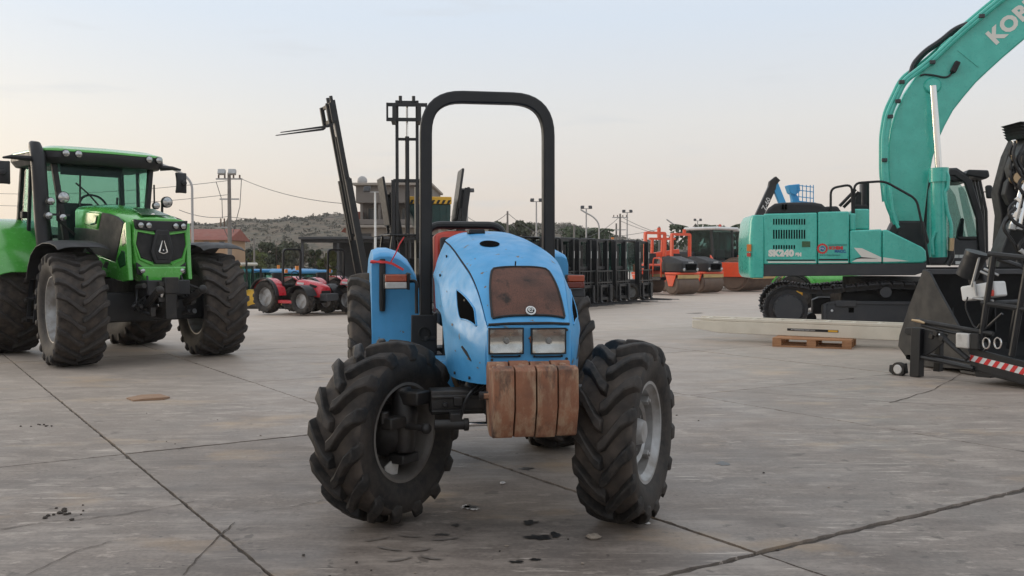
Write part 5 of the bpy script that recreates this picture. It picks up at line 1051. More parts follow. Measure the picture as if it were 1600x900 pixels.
# ---- forklift trucks: forward is local -y, origin on the ground under the mast
def forklift(loc, yaw, label, group, mast=1.95, stage=0.0, car=.35, tilt=0, fork=1.0, cabin=True, plate=.75, skip=False, full=True):
    f = empty('forklift', loc, yaw, label, 'forklift', group)
    MB().loft([[(x*k, y, z) for x, z in ((-.52, .25), (-.52, .85), (-.40, 1.0), (.40, 1.0), (.52, .85), (.52, .25))] for y, k in ((1.35, 1), (1.85, 1), (2.05, .8))]).build('counterweight', 'grey_steel', f, bevel=.04)
    MB().bx(-.5, .5, .25, 1.35, .20, .72).build('chassis', 'black_steel', f, bevel=.03); MB().bx(-.3, .3, .9, 1.4, .72, .98).build('seat_base', 'plastic', f, bevel=.03)
    MB().grid(lambda u, v: (-.22+.44*u, 1.32+.06*v, .98+.45*v), 4, 4, .10).build('seat_back', 'black_matt', f, bevel=.02)
    for s in (-1, 1):
        MB().bar((s*.48, .32, .70), (s*.46, .50, 2.0), .06, .05).build('guard_post', 'black_paint', f); MB().bar((s*.48, 1.55, .9), (s*.46, 1.40, 2.0), .06, .05).build('guard_post', 'black_paint', f)
        simple_wheel('front_wheel', f, (s*.46, .15, .30), .30, .20, 'grey_rim'); simple_wheel('rear_wheel', f, (s*.44, 1.55, .24), .24, .16, 'grey_rim')
        if cabin: MB().bx(s*.475, s*.480, .48, 1.42, .95, 1.93).build('side_window', 'dark_glass', f)
    MB().bx(-.50, .50, .42, 1.50, 2.0, 2.05).build('guard_roof', 'black_paint', f, bevel=.02)
    if cabin: MB().bx(-.44, .44, .46, .465, 1.0, 1.95).build('front_window', 'dark_glass', f); MB().bx(-.44, .44, 1.46, 1.465, 1.0, 1.95).build('rear_window', 'dark_glass', f)
    MB().tube([(.2*math.cos(a), .72+.05*math.sin(a), 1.12+.16*math.sin(a)) for a in np.linspace(0, 6.28, 17)[:-1]], .015, 5, closed=True).build('steering_wheel', 'black_matt', f)
    if 'rightmost' in label or 'third' in label: MB().cyl((.40, 1.3, 2.05), (.40, 1.3, 2.16), .05, n=10).build('beacon', 'amber', f)
    ml = MB().bx(-.30, .30, -.03, .03, .16, .30).build('mast_foot', 'black_steel', f, loc=(0, 0, .0), rot=(tilt, 0, 0))
    rx = .36
    for s in (-1, 1):
        MB().prism([(s*rx-.05, -.08), (s*rx+.05, -.08), (s*rx+.05, .08), (s*rx-.05, .08)], 'z', .08, mast).build('mast_rail', 'black_paint', ml, bevel=.008)
        MB().bx(s*.02, s*.06, .04, .08, .2, mast*.92).build('lift_chain', 'greasy_iron', ml)
        if stage: MB().prism([(s*(rx-.10)-.04, -.06), (s*(rx-.10)+.04, -.06), (s*(rx-.10)+.04, .06), (s*(rx-.10)-.04, .06)], 'z', mast*.55, mast+stage).build('inner_rail', 'black_paint', ml, bevel=.006)
        if not stage: MB().bx(s*rx-.012, s*rx+.012, -.088, -.082, mast*.72, mast*.83).build('mast_label', 'white_paint', ml)
    for z in (.4, mast*.55, mast-.06): MB().bx(-rx, rx, .0, .06, z, z+.09).build('mast_cross', 'black_steel', ml)
    if stage:
        MB().bx(-rx+.1, rx-.1, .0, .05, mast+stage-.1, mast+stage).build('mast_cross', 'black_steel', ml); MB().bx(-rx+.1, rx-.1, .0, .05, mast+stage*.5, mast+stage*.5+.07).build('mast_cross', 'black_steel', ml)
        MB().cyl((0, .0, mast*.6), (0, .0, mast+stage*.55), .055, n=12).build('lift_cylinder', 'black_paint', ml); MB().cyl((0, 0, mast+stage*.5), (0, 0, mast+stage-.1), .03, n=10).build('lift_rod', 'chrome', ml)
        for s in (-1, 1): MB().cyl((s*.17, 0, mast+stage-.05), (s*.17, 0, mast+stage+.12), .045, n=8).build('chain_wheel', 'black_steel', ml)
        MB().cyl((.2, .1, .5), (.2, .1, mast*.95), .022, n=8).build('hydraulic_pipe', 'ramp_cream', ml)
    for z in (car, car+.38): MB().bx(-.52, .52, -.16, -.10, z, z+.09).build('carriage_bar', 'black_paint', ml, bevel=.006)
    for x in (-.50, -.3, .3, .50): MB().bx(x-.025, x+.025, -.165, -.115, car, car+.47).build('carriage_upright', 'black_paint', ml)
    for x in (-.32, .32):
        MB().prism([(-.16, car+.46), (-.21, car+.46), (-.215, car-.02), (-.25, car-.06), (-.2-fork, car-.075), (-.2-fork, car-.09), (-.22, car-.11), (-.165, car-.08)], 'x', x-.05, x+.05).build('fork', 'black_steel', ml, bevel=.004)
    if plate:
        for z in (.55, plate+.35): MB().bx(-.52, .52, -.15, -.12, car+z-.03, car+z+.01).build('backrest_bar', 'black_paint', ml)
        for k in range(7): MB().bx(-.52+k*.1733-.012, -.52+k*.1733+.012, -.148, -.122, car+.4, car+plate+.35).build('backrest_bar', 'black_paint', ml)
    return f
FG = 'black forklifts parked in a row right of the blue tractor'
for i, (px, py) in enumerate(((858, 482), (884, 480), (911, 478), (938, 476), (967, 473), (1003, 470))):
    forklift(G(px, py), R(58), ['black forklift hidden mostly behind the blue hood, leftmost of the row', 'second black forklift from the blue hood in the row', 'third black forklift from the blue hood in the row', 'fourth black forklift from the blue hood in the row', 'fifth black forklift from the blue hood in the row', 'rightmost black forklift of the row, beside the orange rollers'][i], FG, mast=1.98, car=.15, plate=.55)
TG = 'forklifts with raised masts behind the blue tractor'
forklift(G(577, 489), R(-66), 'forklift whose tall mast leans left with both forks held high', TG, mast=3.5, stage=2.0, car=4.95, tilt=R(10.5), fork=1.25, plate=0, cabin=False)
forklift(G(637, 489), R(4), 'forklift with the tallest upright mast just left of the roll bar', TG, mast=3.45, stage=2.05, car=4.95, fork=.6, plate=0, cabin=False)
f3 = forklift(G(640, 486), R(-74), 'forklift with short mast and solid back plate between the two tall masts', TG, mast=3.2, car=2.2, tilt=R(9), plate=0, fork=.4, cabin=False)
f4 = forklift(G(702, 485), R(-80), 'forklift with back-tilted mast holding a striped skip right of the roll bar post', TG, mast=3.35, car=2.3, tilt=R(-8), plate=0, fork=.9, cabin=False)
for f, h in ((f3, 1.45), (f4, 1.55)):
    ml = [c for c in f.children if c.name.startswith('mast_foot')][0]; q = 2.2 if f is f3 else 2.3
    MB().bx(-.50, .50, -.24, -.17, q+.15, q+h).build('back_plate', 'black_paint', ml, bevel=.03)
# tipping skip with striped edge on the forks of the last one
sk = empty('tipping_skip', (f4.location.x+.40, f4.location.y-.07, 0), R(-80), 'dark green tipping skip with yellow and black striped rim on raised forks', 'skip'); 
MB().prism([(-.42, 2.28), (-1.25, 2.28), (-1.55, 2.75), (-1.5, 2.86), (-.40, 2.86)], 'x', -.48, .48).build('tub', 'dark_teal', sk, bevel=.03)
for k in range(6): MB().prism([(-.44-k*.17, 2.30), (-.50-k*.17, 2.30), (-.52-k*.19, 2.84), (-.45-k*.19, 2.84)], 'x', -.50, .50).build('rib', 'dark_teal', sk)
rimk = MB().bx(-.50, .50, -1.55, -.38, 2.865, 3.06).build('rim', 'yellow_paint', sk, bevel=.02)
for k in range(8): y0 = -1.5+k*.14; MB().prism([(y0, 2.87), (y0+.07, 2.87), (y0+.12, 2.97), (y0+.05, 2.97)], 'x', -.506, .506).build('black_stripe', 'black_matt', rimk)
# ---- compact open tractors
def compact(loc, yaw, label, group, col='red_paint'):
    t_ = empty('compact_tractor', loc, yaw, label, 'tractor', group); t_.scale = (.86, .86, .86)
    secs = [[(x*k, y, zb+(zt-zb)*h) for x, h in ((-.27, 0), (-.27, .62), (-.22, .88), (-.12, 1), (.12, 1), (.22, .88), (.27, .62), (.27, 0))] for y, zt, zb, k in ((-.42, .80, .55, .8), (-.36, .86, .50, .95), (-.15, .94, .52, 1), (.25, 1.0, .66, 1), (.55, 1.02, .70, 1))]
    h = MB().loft(secs).build('hood', col, t_, bevel=.02, smooth=40); MB().bx(-.19, .19, -.43, -.40, .57, .70).build('grille', 'black_matt', h, bevel=.01)
    for s in (-1, 1):
        MB().prism([(-.34, .84), (-.05, .90), (.0, .84), (-.25, .78)], 'x', s*.262, s*.275).build('lamp_strip', 'black_matt', h); MB().prism([(.20, .93), (.48, .95), (.48, .89), (.22, .87)], 'x', s*.268, s*.276).build('name_strip', 'white_paint', h)
        simple_wheel('front_wheel', t_, (s*.52, 0, .40), .40, .26, 'silver_rim', lugs=14); simple_wheel('rear_wheel', t_, (s*.54, 1.42, .50), .50, .34, 'silver_rim', lugs=16)
        MB().grid(lambda u, v: (s*(.36+.40*v), -.44*math.cos(R(20)+R(130)*u), .40+.47*math.sin(R(20)+R(130)*u)), 12, 4, .012).build('front_mudguard', 'plastic', t_)
        MB().grid(lambda u, v: (s*(.34+.30*v), 1.42-.57*math.cos(R(5)+R(150)*u), .50+.57*math.sin(R(5)+R(150)*u)), 14, 4, .03).build('rear_mudguard', col, t_); MB().grid(lambda u, v: (s*(.64+.12*v), 1.42-.58*math.cos(R(5)+R(150)*u), .50+.575*math.sin(R(5)+R(150)*u)), 14, 3, .03).build('mudguard_edge', 'plastic', t_)
        MB().prism([(.32, .32), (.95, .32), (.95, .42), (.32, .40)], 'x', s*.30, s*.60).build('footplate', col, t_, bevel=.01)
    e_ = MB().bx(-.17, .17, -.3, 1.6, .40, .68); e_.bx(-.42, .42, -.08, .08, .32, .46); e_.bx(-.45, .45, 1.34, 1.5, .40, .6); e_.build('engine', 'greasy_iron', t_, bevel=.02)
    MB().bx(-.26, .26, -.68, -.42, .40, .62).build('front_weight', 'grey_steel', t_, bevel=.02)
    MB().bx(-.22, .22, 1.05, 1.45, .78, .88).build('seat', 'black_matt', t_, bevel=.03); MB().grid(lambda u, v: (-.21+.42*u, 1.45+.08*v, .86+.36*v), 4, 4, .09).build('seat_back', 'black_matt', t_, bevel=.02)
    MB().tube([(0, .62, .95), (0, .78, 1.10)], .018, 6).build('steering_column', 'black_matt', t_); MB().tube([(.17*math.cos(a), .80+.05*math.sin(a), 1.12+.14*math.sin(a)) for a in np.linspace(0, 6.28, 17)[:-1]], .014, 5, closed=True).build('steering_wheel', 'black_matt', t_)
    MB().tube(fillet([(-.36, .98, .55), (-.36, .95, 1.92), (.36, .95, 1.92), (.36, .98, .55)], .12, 5), 0, sq=(.06, .06), up=(0, 1, 0)).build('roll_bar', 'black_paint', t_, bevel=.006)
    MB().cyl((.30, 1.5, 1.2), (.30, 1.5, 1.32), .05, n=8).build('beacon', 'amber', t_)
    return t_
CG = 'small red tractors in a row'
compact((-5.03, 24.55, 0), R(58), 'small red open tractor nearest the green tractor', CG); compact((-4.02, 25.3, 0), R(58), 'small red open tractor half hidden by the leaning mast', CG); compact((-2.95, 26.0, 0), R(58), 'small red open tractor hidden behind the blue mudguard', CG)
# ---- cab tractors on the lower ground behind them
def cab_tractor(loc, yaw, label, group, body, roof, k=1.0):
    t_ = empty('cab_tractor', loc, yaw, label, 'tractor', group); t_.scale = (k, k, k)
    MB().loft([[(x*q, y, z) for x, z in ((-.32, .8), (-.32, 1.2), (-.22, zt), (.22, zt), (.32, 1.2), (.32, .8))] for y, q, zt in ((-.6, .85, 1.25), (-.4, 1, 1.33), (.7, 1, 1.42))]).build('hood', body, t_, bevel=.03)
    for s in (-1, 1):
        simple_wheel('front_wheel', t_, (s*.62, 0, .45), .45, .3, 'silver_rim', lugs=12); simple_wheel('rear_wheel', t_, (s*.68, 1.75, .65), .65, .4, 'silver_rim', lugs=14)
        for y in (.75, 2.1): MB().bar((s*.60, y, 1.0), (s*.58, y+.05, 2.3), .07, .07).build('cab_post', 'black_paint', t_)
        MB().bx(s*.585, s*.59, .8, 2.1, 1.1, 2.28).build('door_glass', 'cab_glass', t_); MB().grid(lambda u, v: (s*(.46+.42*v), 1.75-.74*math.cos(R(10)+R(140)*u), .65+.74*math.sin(R(10)+R(140)*u)), 12, 3, .03).build('rear_mudguard', body, t_)
        MB().bx(s*.80, s*.88, .5, .53, 1.7, 2.0).build('mirror', 'black_matt', t_); MB().bar((s*.60, .75, 2.1), (s*.84, .52, 2.0), .02, .02).build('mirror_arm', 'black_matt', t_)
    MB().bx(-.56, .56, .76, .765, 1.3, 2.28).build('windscreen', 'cab_glass', t_); MB().bx(-.56, .56, 2.14, 2.145, 1.1, 2.28).build('rear_window', 'cab_glass', t_)
    MB().bx(-.68, .68, .60, 2.3, 2.30, 2.42).build('roof', roof, t_, bevel=.05); MB().cyl((-.4, 2.1, 2.42), (-.4, 2.1, 2.56), .06, n=8).build('beacon', 'amber', t_); MB().cyl((-.36, .5, 1.4), (-.36, .5, 2.5), .04, n=8).build('exhaust', 'black_matt', t_)
    MB().bx(-.22, .22, 1.3, 1.8, 1.2, 1.7).build('seat', 'black_matt', t_, bevel=.04); e_ = MB().bx(-.22, .22, -.5, 2.0, .5, .95); e_.bx(-.5, .5, -.08, .08, .38, .55); e_.bx(-.55, .55, 1.65, 1.85, .5, .8); e_.build('engine', 'greasy_iron', t_)
    return t_
BG = 'blue roofed cab tractors behind the small red ones'
for i, (px, Y, yw) in enumerate(((432, 33.5, 40), (478, 34.5, 30), (515, 33.5, 150))):
    cab_tractor((at(px, 440, Y).x, Y, gnd(at(px, 440, Y).x, Y)), R(yw), ['blue roofed cab tractor behind the nearest red tractor seat', 'blue roofed cab tractor behind the red hood, middle of three', 'blue roofed cab tractor left of the leaning mast'][i], BG, 'lift_blue', 'roof_blue', .98)
cab_tractor((at(412, 440, 30.5).x, 30.5, gnd(at(412, 440, 30.5).x, 30.5)), R(75), 'yellow cab tractor with pale cab half hidden by the green tractor wheel', None, 'yellow_paint', 'cream_panel', .85)
# ---- tandem rollers
def tandem(loc, yaw, label):
    r = empty('tandem_roller', loc, yaw, label, 'road roller', 'orange tandem rollers'); r.scale = (1.1, 1.1, 1.1)
    for y, nm in ((0, 'front_drum'), (1.75, 'rear_drum')):
        MB().lathe([(-.56, .0001), (-.56, .30), (-.52, .33), (-.52, .36), (.52, .36), (.52, .33), (.56, .30), (.56, .0001)], 32, 'x', (0, y, .36)).build(nm, 'brown_steel', r)
        for s in (-1, 1): MB().prism([(y-.10, .30), (y+.10, .30), (y+.26, .70), (y-.26, .70)], 'x', s*.575, s*.605).build('fork_plate', 'orange_paint', r, bevel=.01)
        MB().bx(-.60, .60, y-.30, y+.30, .715, .80).build('drum_frame', 'orange_paint', r, bevel=.02); MB().bx(-.54, .54, y-.33, y-.29, .58, .71).build('scraper', 'brass_steel', r)
    MB().loft([[(x*q, y, z) for x, z in ((-.45, .8), (-.45, 1.15), (-.32, zt), (.32, zt), (.45, 1.15), (.45, .8))] for y, q, zt in ((-.42, .82, 1.10), (-.32, .95, 1.22), (.35, 1, 1.38), (.62, 1, 1.38))]).build('hood', 'plastic', r, bevel=.04)
    MB().prism([(-.24, .88), (.24, .88), (.28, 1.1), (-.28, 1.1)], 'y', -.44, -.40).build('grille', 'void', r, bevel=.01)
    for s in (-1, 1): round_lamp(r, (s*.34, -.40, .90), .07, nm='headlight')
    text('maker_lettering', 'HAMM', .09, 'white_paint', r, (0, -.425, 1.125), (R(90), 0, 0), align='CENTER')
    MB().bx(-.55, .55, .55, 1.35, .50, .62).build('footwell', 'black_steel', r, bevel=.02); MB().bx(-.25, .25, 1.05, 1.5, .85, 1.02).build('seat', 'black_matt', r, bevel=.04); MB().grid(lambda u, v: (-.24+.48*u, 1.5+.08*v, 1.0+.5*v), 4, 4, .1).build('seat_back', 'black_matt', r, bevel=.03)
    MB().bx(-.5, .5, 1.4, 2.1, .8, 1.1).build('rear_body', 'orange_paint', r, bevel=.05)
    MB().tube(fillet([(-.50, 1.40, .7), (-.50, 1.40, 2.25), (.50, 1.40, 2.25), (.50, 1.40, .7)], .06, 3), 0, sq=(.10, .10), up=(0, 1, 0)).build('roll_bar', 'orange_paint', r, bevel=.01)
    MB().cyl((.2, 1.4, 2.30), (.2, 1.4, 2.45), .07, n=10).build('beacon', 'orange_paint', r)
    for s in (-1, 1): MB().tube(fillet([(s*.52, .55, .62), (s*.52, .58, 1.30), (s*.52, .95, 1.32), (s*.52, 1.0, .62)], .1), .025, 6).build('side_rail', 'orange_paint', r)
    MB().prism([(.52, .62), (.60, .62), (.75, 1.36), (.66, 1.38)], 'x', -.3, .3).build('dashboard', 'plastic', r)
    return r
tandem(G(1066, 460), R(36), 'orange tandem roller with brass-topped drum, next to the forklifts'); tandem(G(1105, 457), R(36), 'orange tandem roller with brass-topped drum, next to the big cab rollers')
# leaning orange arms behind them: ripper frames on the rollers' transport frame
of = empty('orange_frame', G(1040, 455), R(20), 'tall orange steel attachment frame with slanted arms behind the rollers', 'attachment')
for dx in (-.5, 0, .5):
    MB().prism([(.0, .0), (.16, .0), (.55, 1.5), (.42, 1.62)], 'x', dx, dx+.10).build('slanted_arm', 'orange_paint', of, bevel=.01); MB().prism([(.36, 1.40), (.50, 1.40), (.46, 2.35), (.36, 2.35)], 'x', dx, dx+.10).build('upright', 'orange_paint', of, bevel=.01)
MB().bar((-.6, .42, 2.3), (.7, .42, 2.3), .1, .1).build('top_beam', 'orange_paint', of, bevel=.01); MB().bar((-.6, .08, .08), (.7, .08, .08), .14, .12).build('base_beam', 'orange_paint', of); MB().bar((-.6, .45, 1.55), (.9, .45, 1.75), .14, .22).build('cross_beam', 'orange_paint', of, bevel=.02)
MB().cyl((-.1, .42, 2.35), (-.1, .42, 2.6), .09, n=10).build('lifting_eye', 'orange_paint', of)
# ---- single drum rollers with cabs
def drum_roller(loc, yaw, label):
    r = empty('drum_roller', loc, yaw, label, 'road roller', 'large single drum rollers with cabs')
    MB().lathe([(-1.05, .0001), (-1.05, .62), (-1.0, .66), (-1.0, .74), (1.0, .74), (1.0, .66), (1.05, .62), (1.05, .0001)], 40, 'x', (0, 0, .74)).build('drum', 'brown_steel', r)
    for s in (-1, 1): MB().prism([(-1.0, .62), (-1.0, 1.12), (-.75, 1.26), (.9, 1.26), (1.15, 1.6), (1.15, .75), (.6, .62)], 'x', s*1.06, s*1.16).build('side_beam', 'orange_paint', r, bevel=.02)
    MB().bx(-1.15, 1.15, -1.08, -.90, .78, 1.16).build('front_beam', 'orange_paint', r, bevel=.02); MB().bx(-1.0, 1.0, -.96, -.84, .55, .66).build('scraper', 'brass_steel', r)
    text('maker_lettering', 'HAMM', .22, 'black_matt', r, (-.9, -1.083, .90), (R(90), 0, 0)); MB().bx(-.1, .6, -1.086, -1.079, .90, 1.06).build('beam_slot', 'black_matt', r)
    MB().bx(-.9, .9, 1.2, 2.2, .8, 1.35).build('centre_body', 'plastic', r, bevel=.06); MB().bx(-.95, .95, 2.2, 4.0, .8, 1.75).build('engine_cover', 'plastic', r, bevel=.1)
    for s in (-1, 1):
        simple_wheel('rear_wheel', r, (s*.85, 3.1, .74), .74, .5, 'orange_paint', lugs=14)
        for y in (1.25, 2.45): MB().bar((s*.80, y, 1.35), (s*.82, y+.05, 2.72), .09, .09).build('cab_post', 'black_paint', r)
        MB().bx(s*.81, s*.815, 1.3, 2.45, 1.4, 2.7).build('door_glass', 'dark_glass', r)
    MB().bx(-.78, .78, 1.24, 1.245, 1.45, 2.7).build('windscreen', 'dark_glass', r); MB().bx(-.78, .78, 2.5, 2.505, 1.45, 2.7).build('rear_window', 'dark_glass', r)
    MB().bx(-.95, .95, 1.0, 2.75, 2.72, 2.86).build('cab_roof', 'white_paint', r, bevel=.06); MB().cyl((.3, 1.6, 2.86), (.3, 1.6, 3.0), .06, n=8).build('beacon', 'red_plastic', r)
    MB().bx(-.25, .25, 1.8, 2.3, 1.35, 1.9).build('seat', 'black_matt', r, bevel=.05); MB().bx(-.3, .3, 1.32, 1.5, 1.35, 1.85).build('dashboard', 'plastic', r, bevel=.03)
    return r
drum_roller(G(1166, 454), R(44), 'large orange drum roller with white cab roof, nearer the tandem rollers'); drum_roller(G(1207, 451), R(44), 'large orange drum roller half hidden by the excavator tail')
# ---- blue boom lift and low lifts far behind the excavator
bo = Vector((at(1222, 440, 62).x, 62, 0)); bl = empty('boom_lift', bo, 0, 'blue boom lift with raised jib and basket seen above the excavator hood', 'boom lift')
def bp_(px, py, dy=0): h = Frame(bo, 0).y(px, py, dy); return Vector((h[0], dy, h[1]))
MB().bx(-1.6, 1.6, -1.1, 1.1, .6, 1.5).build('chassis', 'lift_blue', bl, bevel=.08); MB().bx(-1.2, 1.4, -.9, .9, 1.5, 2.5).build('turret', 'lift_blue', bl, bevel=.1)
for x in (-1.2, 1.2):
    for y in (-1.1, 1.1): MB().lathe([(-.18, .2), (-.2, .42), (-.1, .5), (.1, .5), (.2, .42), (.18, .2)], 20, 'y', (x, y, .5)).build('wheel', 'rubber', bl)
MB().tube([bp_(1182, 345), bp_(1207, 291)], 0, sq=(.35, .5)).build('main_boom', 'black_paint', bl, bevel=.03); MB().tube([bp_(1205, 296), bp_(1207, 286), bp_(1211, 283), bp_(1214, 286)], 0, sq=(.4, .45)).build('elbow', 'black_matt', bl)
MB().tube([bp_(1209, 285), bp_(1233, 345)], 0, sq=(.35, .42)).build('jib', 'lift_blue', bl, bevel=.03); q = bp_(1191, 327, -.3); q2 = bp_(1200, 308, -.3)
text('boom_lettering', 'Z-60', .42, 'white_paint', bl, (q.x+.20, -.30, q.z-.08), (R(90), -math.atan2(q2.z-q.z, q2.x-q.x), 0), align='LEFT')
b2l = empty('lift_basket', (bo.x+.9, 64, 0), 0, 'blue railed lift basket and jib head above the excavator hood', 'boom lift'); BFr = Frame((bo.x+.9, 64, 0), 0)
def bq_(px, py, dy=0): h = BFr.y(px, py, dy); return Vector((h[0], dy, h[1]))
MB().tube([bq_(1243, 440), bq_(1242, 312), bq_(1238, 302), bq_(1233, 290)], [.3, .3, .22, .12], 8).build('mast', 'lift_blue', b2l); MB().prism([(bq_(x, y).x, bq_(x, y).z) for x, y in ((1228, 290), (1247, 288), (1248, 299), (1240, 306), (1232, 302))], 'y', -.4, .4).build('jib_head', 'lift_blue', b2l, bevel=.05)
for y0 in (-.5, .5):
    for yy in (289.5, 297, 307, 314): MB().tube([bq_(1246, yy, y0), bq_(1271, yy+3, y0)], .03, 5).build('basket_rail', 'lift_blue', b2l)
    for xx in (1248, 1254, 1260, 1266, 1271): MB().tube([bq_(xx, 289, y0), bq_(xx, 317, y0)], .03, 5).build('basket_post', 'lift_blue', b2l)
MB().tube([bq_(1246, 316), bq_(1271, 318)], 0, sq=(1.0, .08)).build('basket_floor', 'lift_blue', b2l)
for i, (px, py, lab) in enumerate(((1208, 440, 'low blue scissor lift left of the track'), (1236, 438, 'low blue scissor lift just above the excavator track'))):
    p = G(px, 405+2100/52); sc2 = empty('scissor_lift', p, R(15), lab, 'scissor lift', 'blue scissor lifts in the distance')
    MB().bx(-.6, .6, -.4, .4, .18, .6).build('base', 'lift_blue', sc2, bevel=.04); MB().bx(-.6, .6, -.38, .38, 1.0, 1.1).build('deck', 'lift_blue', sc2)
    for s in (-1, 1):
        MB().bar((-.5, s*.3, .6), (.5, s*.3, 1.0), .06, .06).build('scissor_arm', 'lift_blue', sc2); MB().bar((.5, s*.3, .6), (-.5, s*.3, 1.0), .06, .06).build('scissor_arm', 'lift_blue', sc2)
        for x in (-.42, .42): MB().lathe([(-.06, .0001), (-.06, .17), (.06, .17), (.06, .0001)], 16, 'y', (x, s*.40, .17)).build('wheel', 'grey_rim', sc2)
    MB().tube([(-.6, -.36, 1.1), (-.6, -.36, 1.5), (.6, -.36, 1.5), (.6, -.36, 1.1)], .02, 5).build('guard_rail', 'lift_blue', sc2)
# ---- light green machine glimpsed between the excavator track and body
gmL = G(1300, 486); gm2 = empty('green_mower', gmL, R(60), 'bright green ride-on machine seen between excavator track and body', 'machine')
MB().loft([[(x*q, y, z) for x, z in ((-.4, .6), (-.4, .9), (-.25, zt), (.25, zt), (.4, .9), (.4, .6))] for y, q, zt in ((-.9, .7, .85), (-.6, .95, 1.0), (.5, 1, 1.12))]).build('hood', 'green_paint', gm2, bevel=.04)
for s in (-1, 1):
    MB().grid(lambda u, v: (s*(.35+.40*v), .9-.62*math.cos(R(10)+R(150)*u), .48+.62*math.sin(R(10)+R(150)*u)), 12, 4, .04).build('mudguard', 'green_paint', gm2); simple_wheel('rear_wheel', gm2, (s*.56, .9, .48), .48, .3, 'yellow_paint'); simple_wheel('front_wheel', gm2, (s*.5, -.6, .32), .32, .2, 'yellow_paint'); round_lamp(gm2, (s*.2, -.88, .8), .07)
MB().bx(-.2, .2, -.8, 1.2, .35, .7).build('chassis', 'black_steel', gm2); MB().bx(-.5, .5, -.66, -.54, .28, .38).build('front_axle', 'black_steel', gm2); MB().bx(-.5, .5, .82, .98, .4, .55).build('rear_axle', 'black_steel', gm2)
# ------------------------------------------------------------------ hills, trees, buildings, poles and wires
m, t, b = new_mat('hill'); n1 = rampn(t, noise(t, .035, 8, 'World'), .35, .65); n2 = rampn(t, noise(t, .22, 7, 'World', None, .65), .42, .62)
c1 = mixn(t, n1, (.150, .100, .066), (.115, .090, .052)); t.links.new(mixn(t, n2, c1, (.050, .047, .026)), b.inputs['Base Color']); b.inputs['Roughness'].default_value = .95
def leafmat(nm, c0, c1):
    m, t, b = new_mat(nm); t.links.new(mixn(t, rampn(t, noise(t, .9, 4, 'World'), .35, .65), c0, c1), b.inputs['Base Color']); b.inputs['Roughness'].default_value = .7; b.inputs['Specular IOR Level'].default_value = .3
leafmat('leaf_olive', (.045, .055, .028), (.085, .09, .05)); leafmat('leaf_dark', (.022, .034, .016), (.05, .06, .028)); leafmat('leaf_grey', (.075, .078, .055), (.12, .11, .075)); leafmat('leaf_lime', (.09, .115, .035), (.14, .15, .05)); leafmat('palm_leaf', (.03, .045, .02), (.06, .075, .035))
leafmat('scrub', (.042, .043, .025), (.078, .070, .044)); surf('bark', (.09, .07, .055), .9); surf('pole_wood', (.22, .20, .18), .8, dirt=(.13, .11, .1), damt=.5); surf('pole_steel', (.40, .39, .38), .5, .2); surf('wire', (.10, .10, .10), .6)
RD = [(-400, 356), (0, 355), (200, 354), (270, 351), (330, 347), (400, 343), (470, 341), (540, 336), (600, 338), (680, 344), (760, 347), (850, 346), (890, 349), (925, 357), (950, 366), (985, 376), (1040, 381), (1150, 388), (1400, 393), (2000, 397)]
rh = random.Random(21)
def ridge(px): return 6+float(np.interp(px, [r[0] for r in RD], [r[1] for r in RD]))
HY = 380.0; HILLEND = 585
def hillz(x, y):
    px = 800+1500*x/HY if y > 5 else 800; top = 1.4+(405-ridge(px))/1500*HY
    k = sst(170, HY, y); k2 = 1-.6*sst(HY, 560, y)
    n = .5*math.sin(x*.05+y*.031)+.35*math.sin(x*.11-y*.07+1)+.25*math.sin(x*.23+y*.19)
    return -.6+(top+.6)*k*k2+n*(.6+1.2*k)
nx_, ny_ = 150, 30; hv = [(-420+i*840/nx_*1.05, 165+j*400/ny_, hillz(-420+i*840/nx_*1.05, 165+j*400/ny_)) for j in range(ny_+1) for i in range(nx_+1)]
hm = MB(); hm.add(hv, [(j*(nx_+1)+i, j*(nx_+1)+i+1, (j+1)*(nx_+1)+i+1, (j+1)*(nx_+1)+i) for j in range(ny_) for i in range(nx_)])
tag(hm.build('hill', 'hill', smooth=60), kind='structure')
# scrub scattered over the hillside: uncountable, one object
sb = MB()
def tuft(mb, c, r, n, rr, sq=.8, fs=None):
    for _ in range(n):
        d = Vector((rr.gauss(0, 1), rr.gauss(0, 1), rr.gauss(0, 1))).normalized()*r*rr.random()**.4; d.z *= sq
        if fs is None: d.z = abs(d.z)
        a = Vector((rr.uniform(-1, 1), rr.uniform(-1, 1), rr.uniform(-1, 1))).normalized(); b_ = a.cross(d.normalized()+Vector((.01, .02, 0))).normalized(); s_ = (fs or r*.34)*rr.uniform(.6, 1.3)
        p = Vector(c)+d; k = len(mb.v); mb.v += [tuple(p-a*s_), tuple(p+b_*s_*.7), tuple(p+a*s_), tuple(p-b_*s_*.7)]; mb.f.append((k, k+1, k+2, k+3))
for k in range(5200):
    y = 180+220*rh.random()**.7; x = rh.uniform(-.36, .14)*y*1.3
    tuft(sb, (x, y, hillz(x, y)-.2), rh.uniform(.35, 1.0)*(.6+y/500)*(1.6 if rh.random() < .08 else 1), 9, rh)
tag(sb.build('hillside_scrub', 'scrub', smooth=0, recalc=False), kind='stuff')
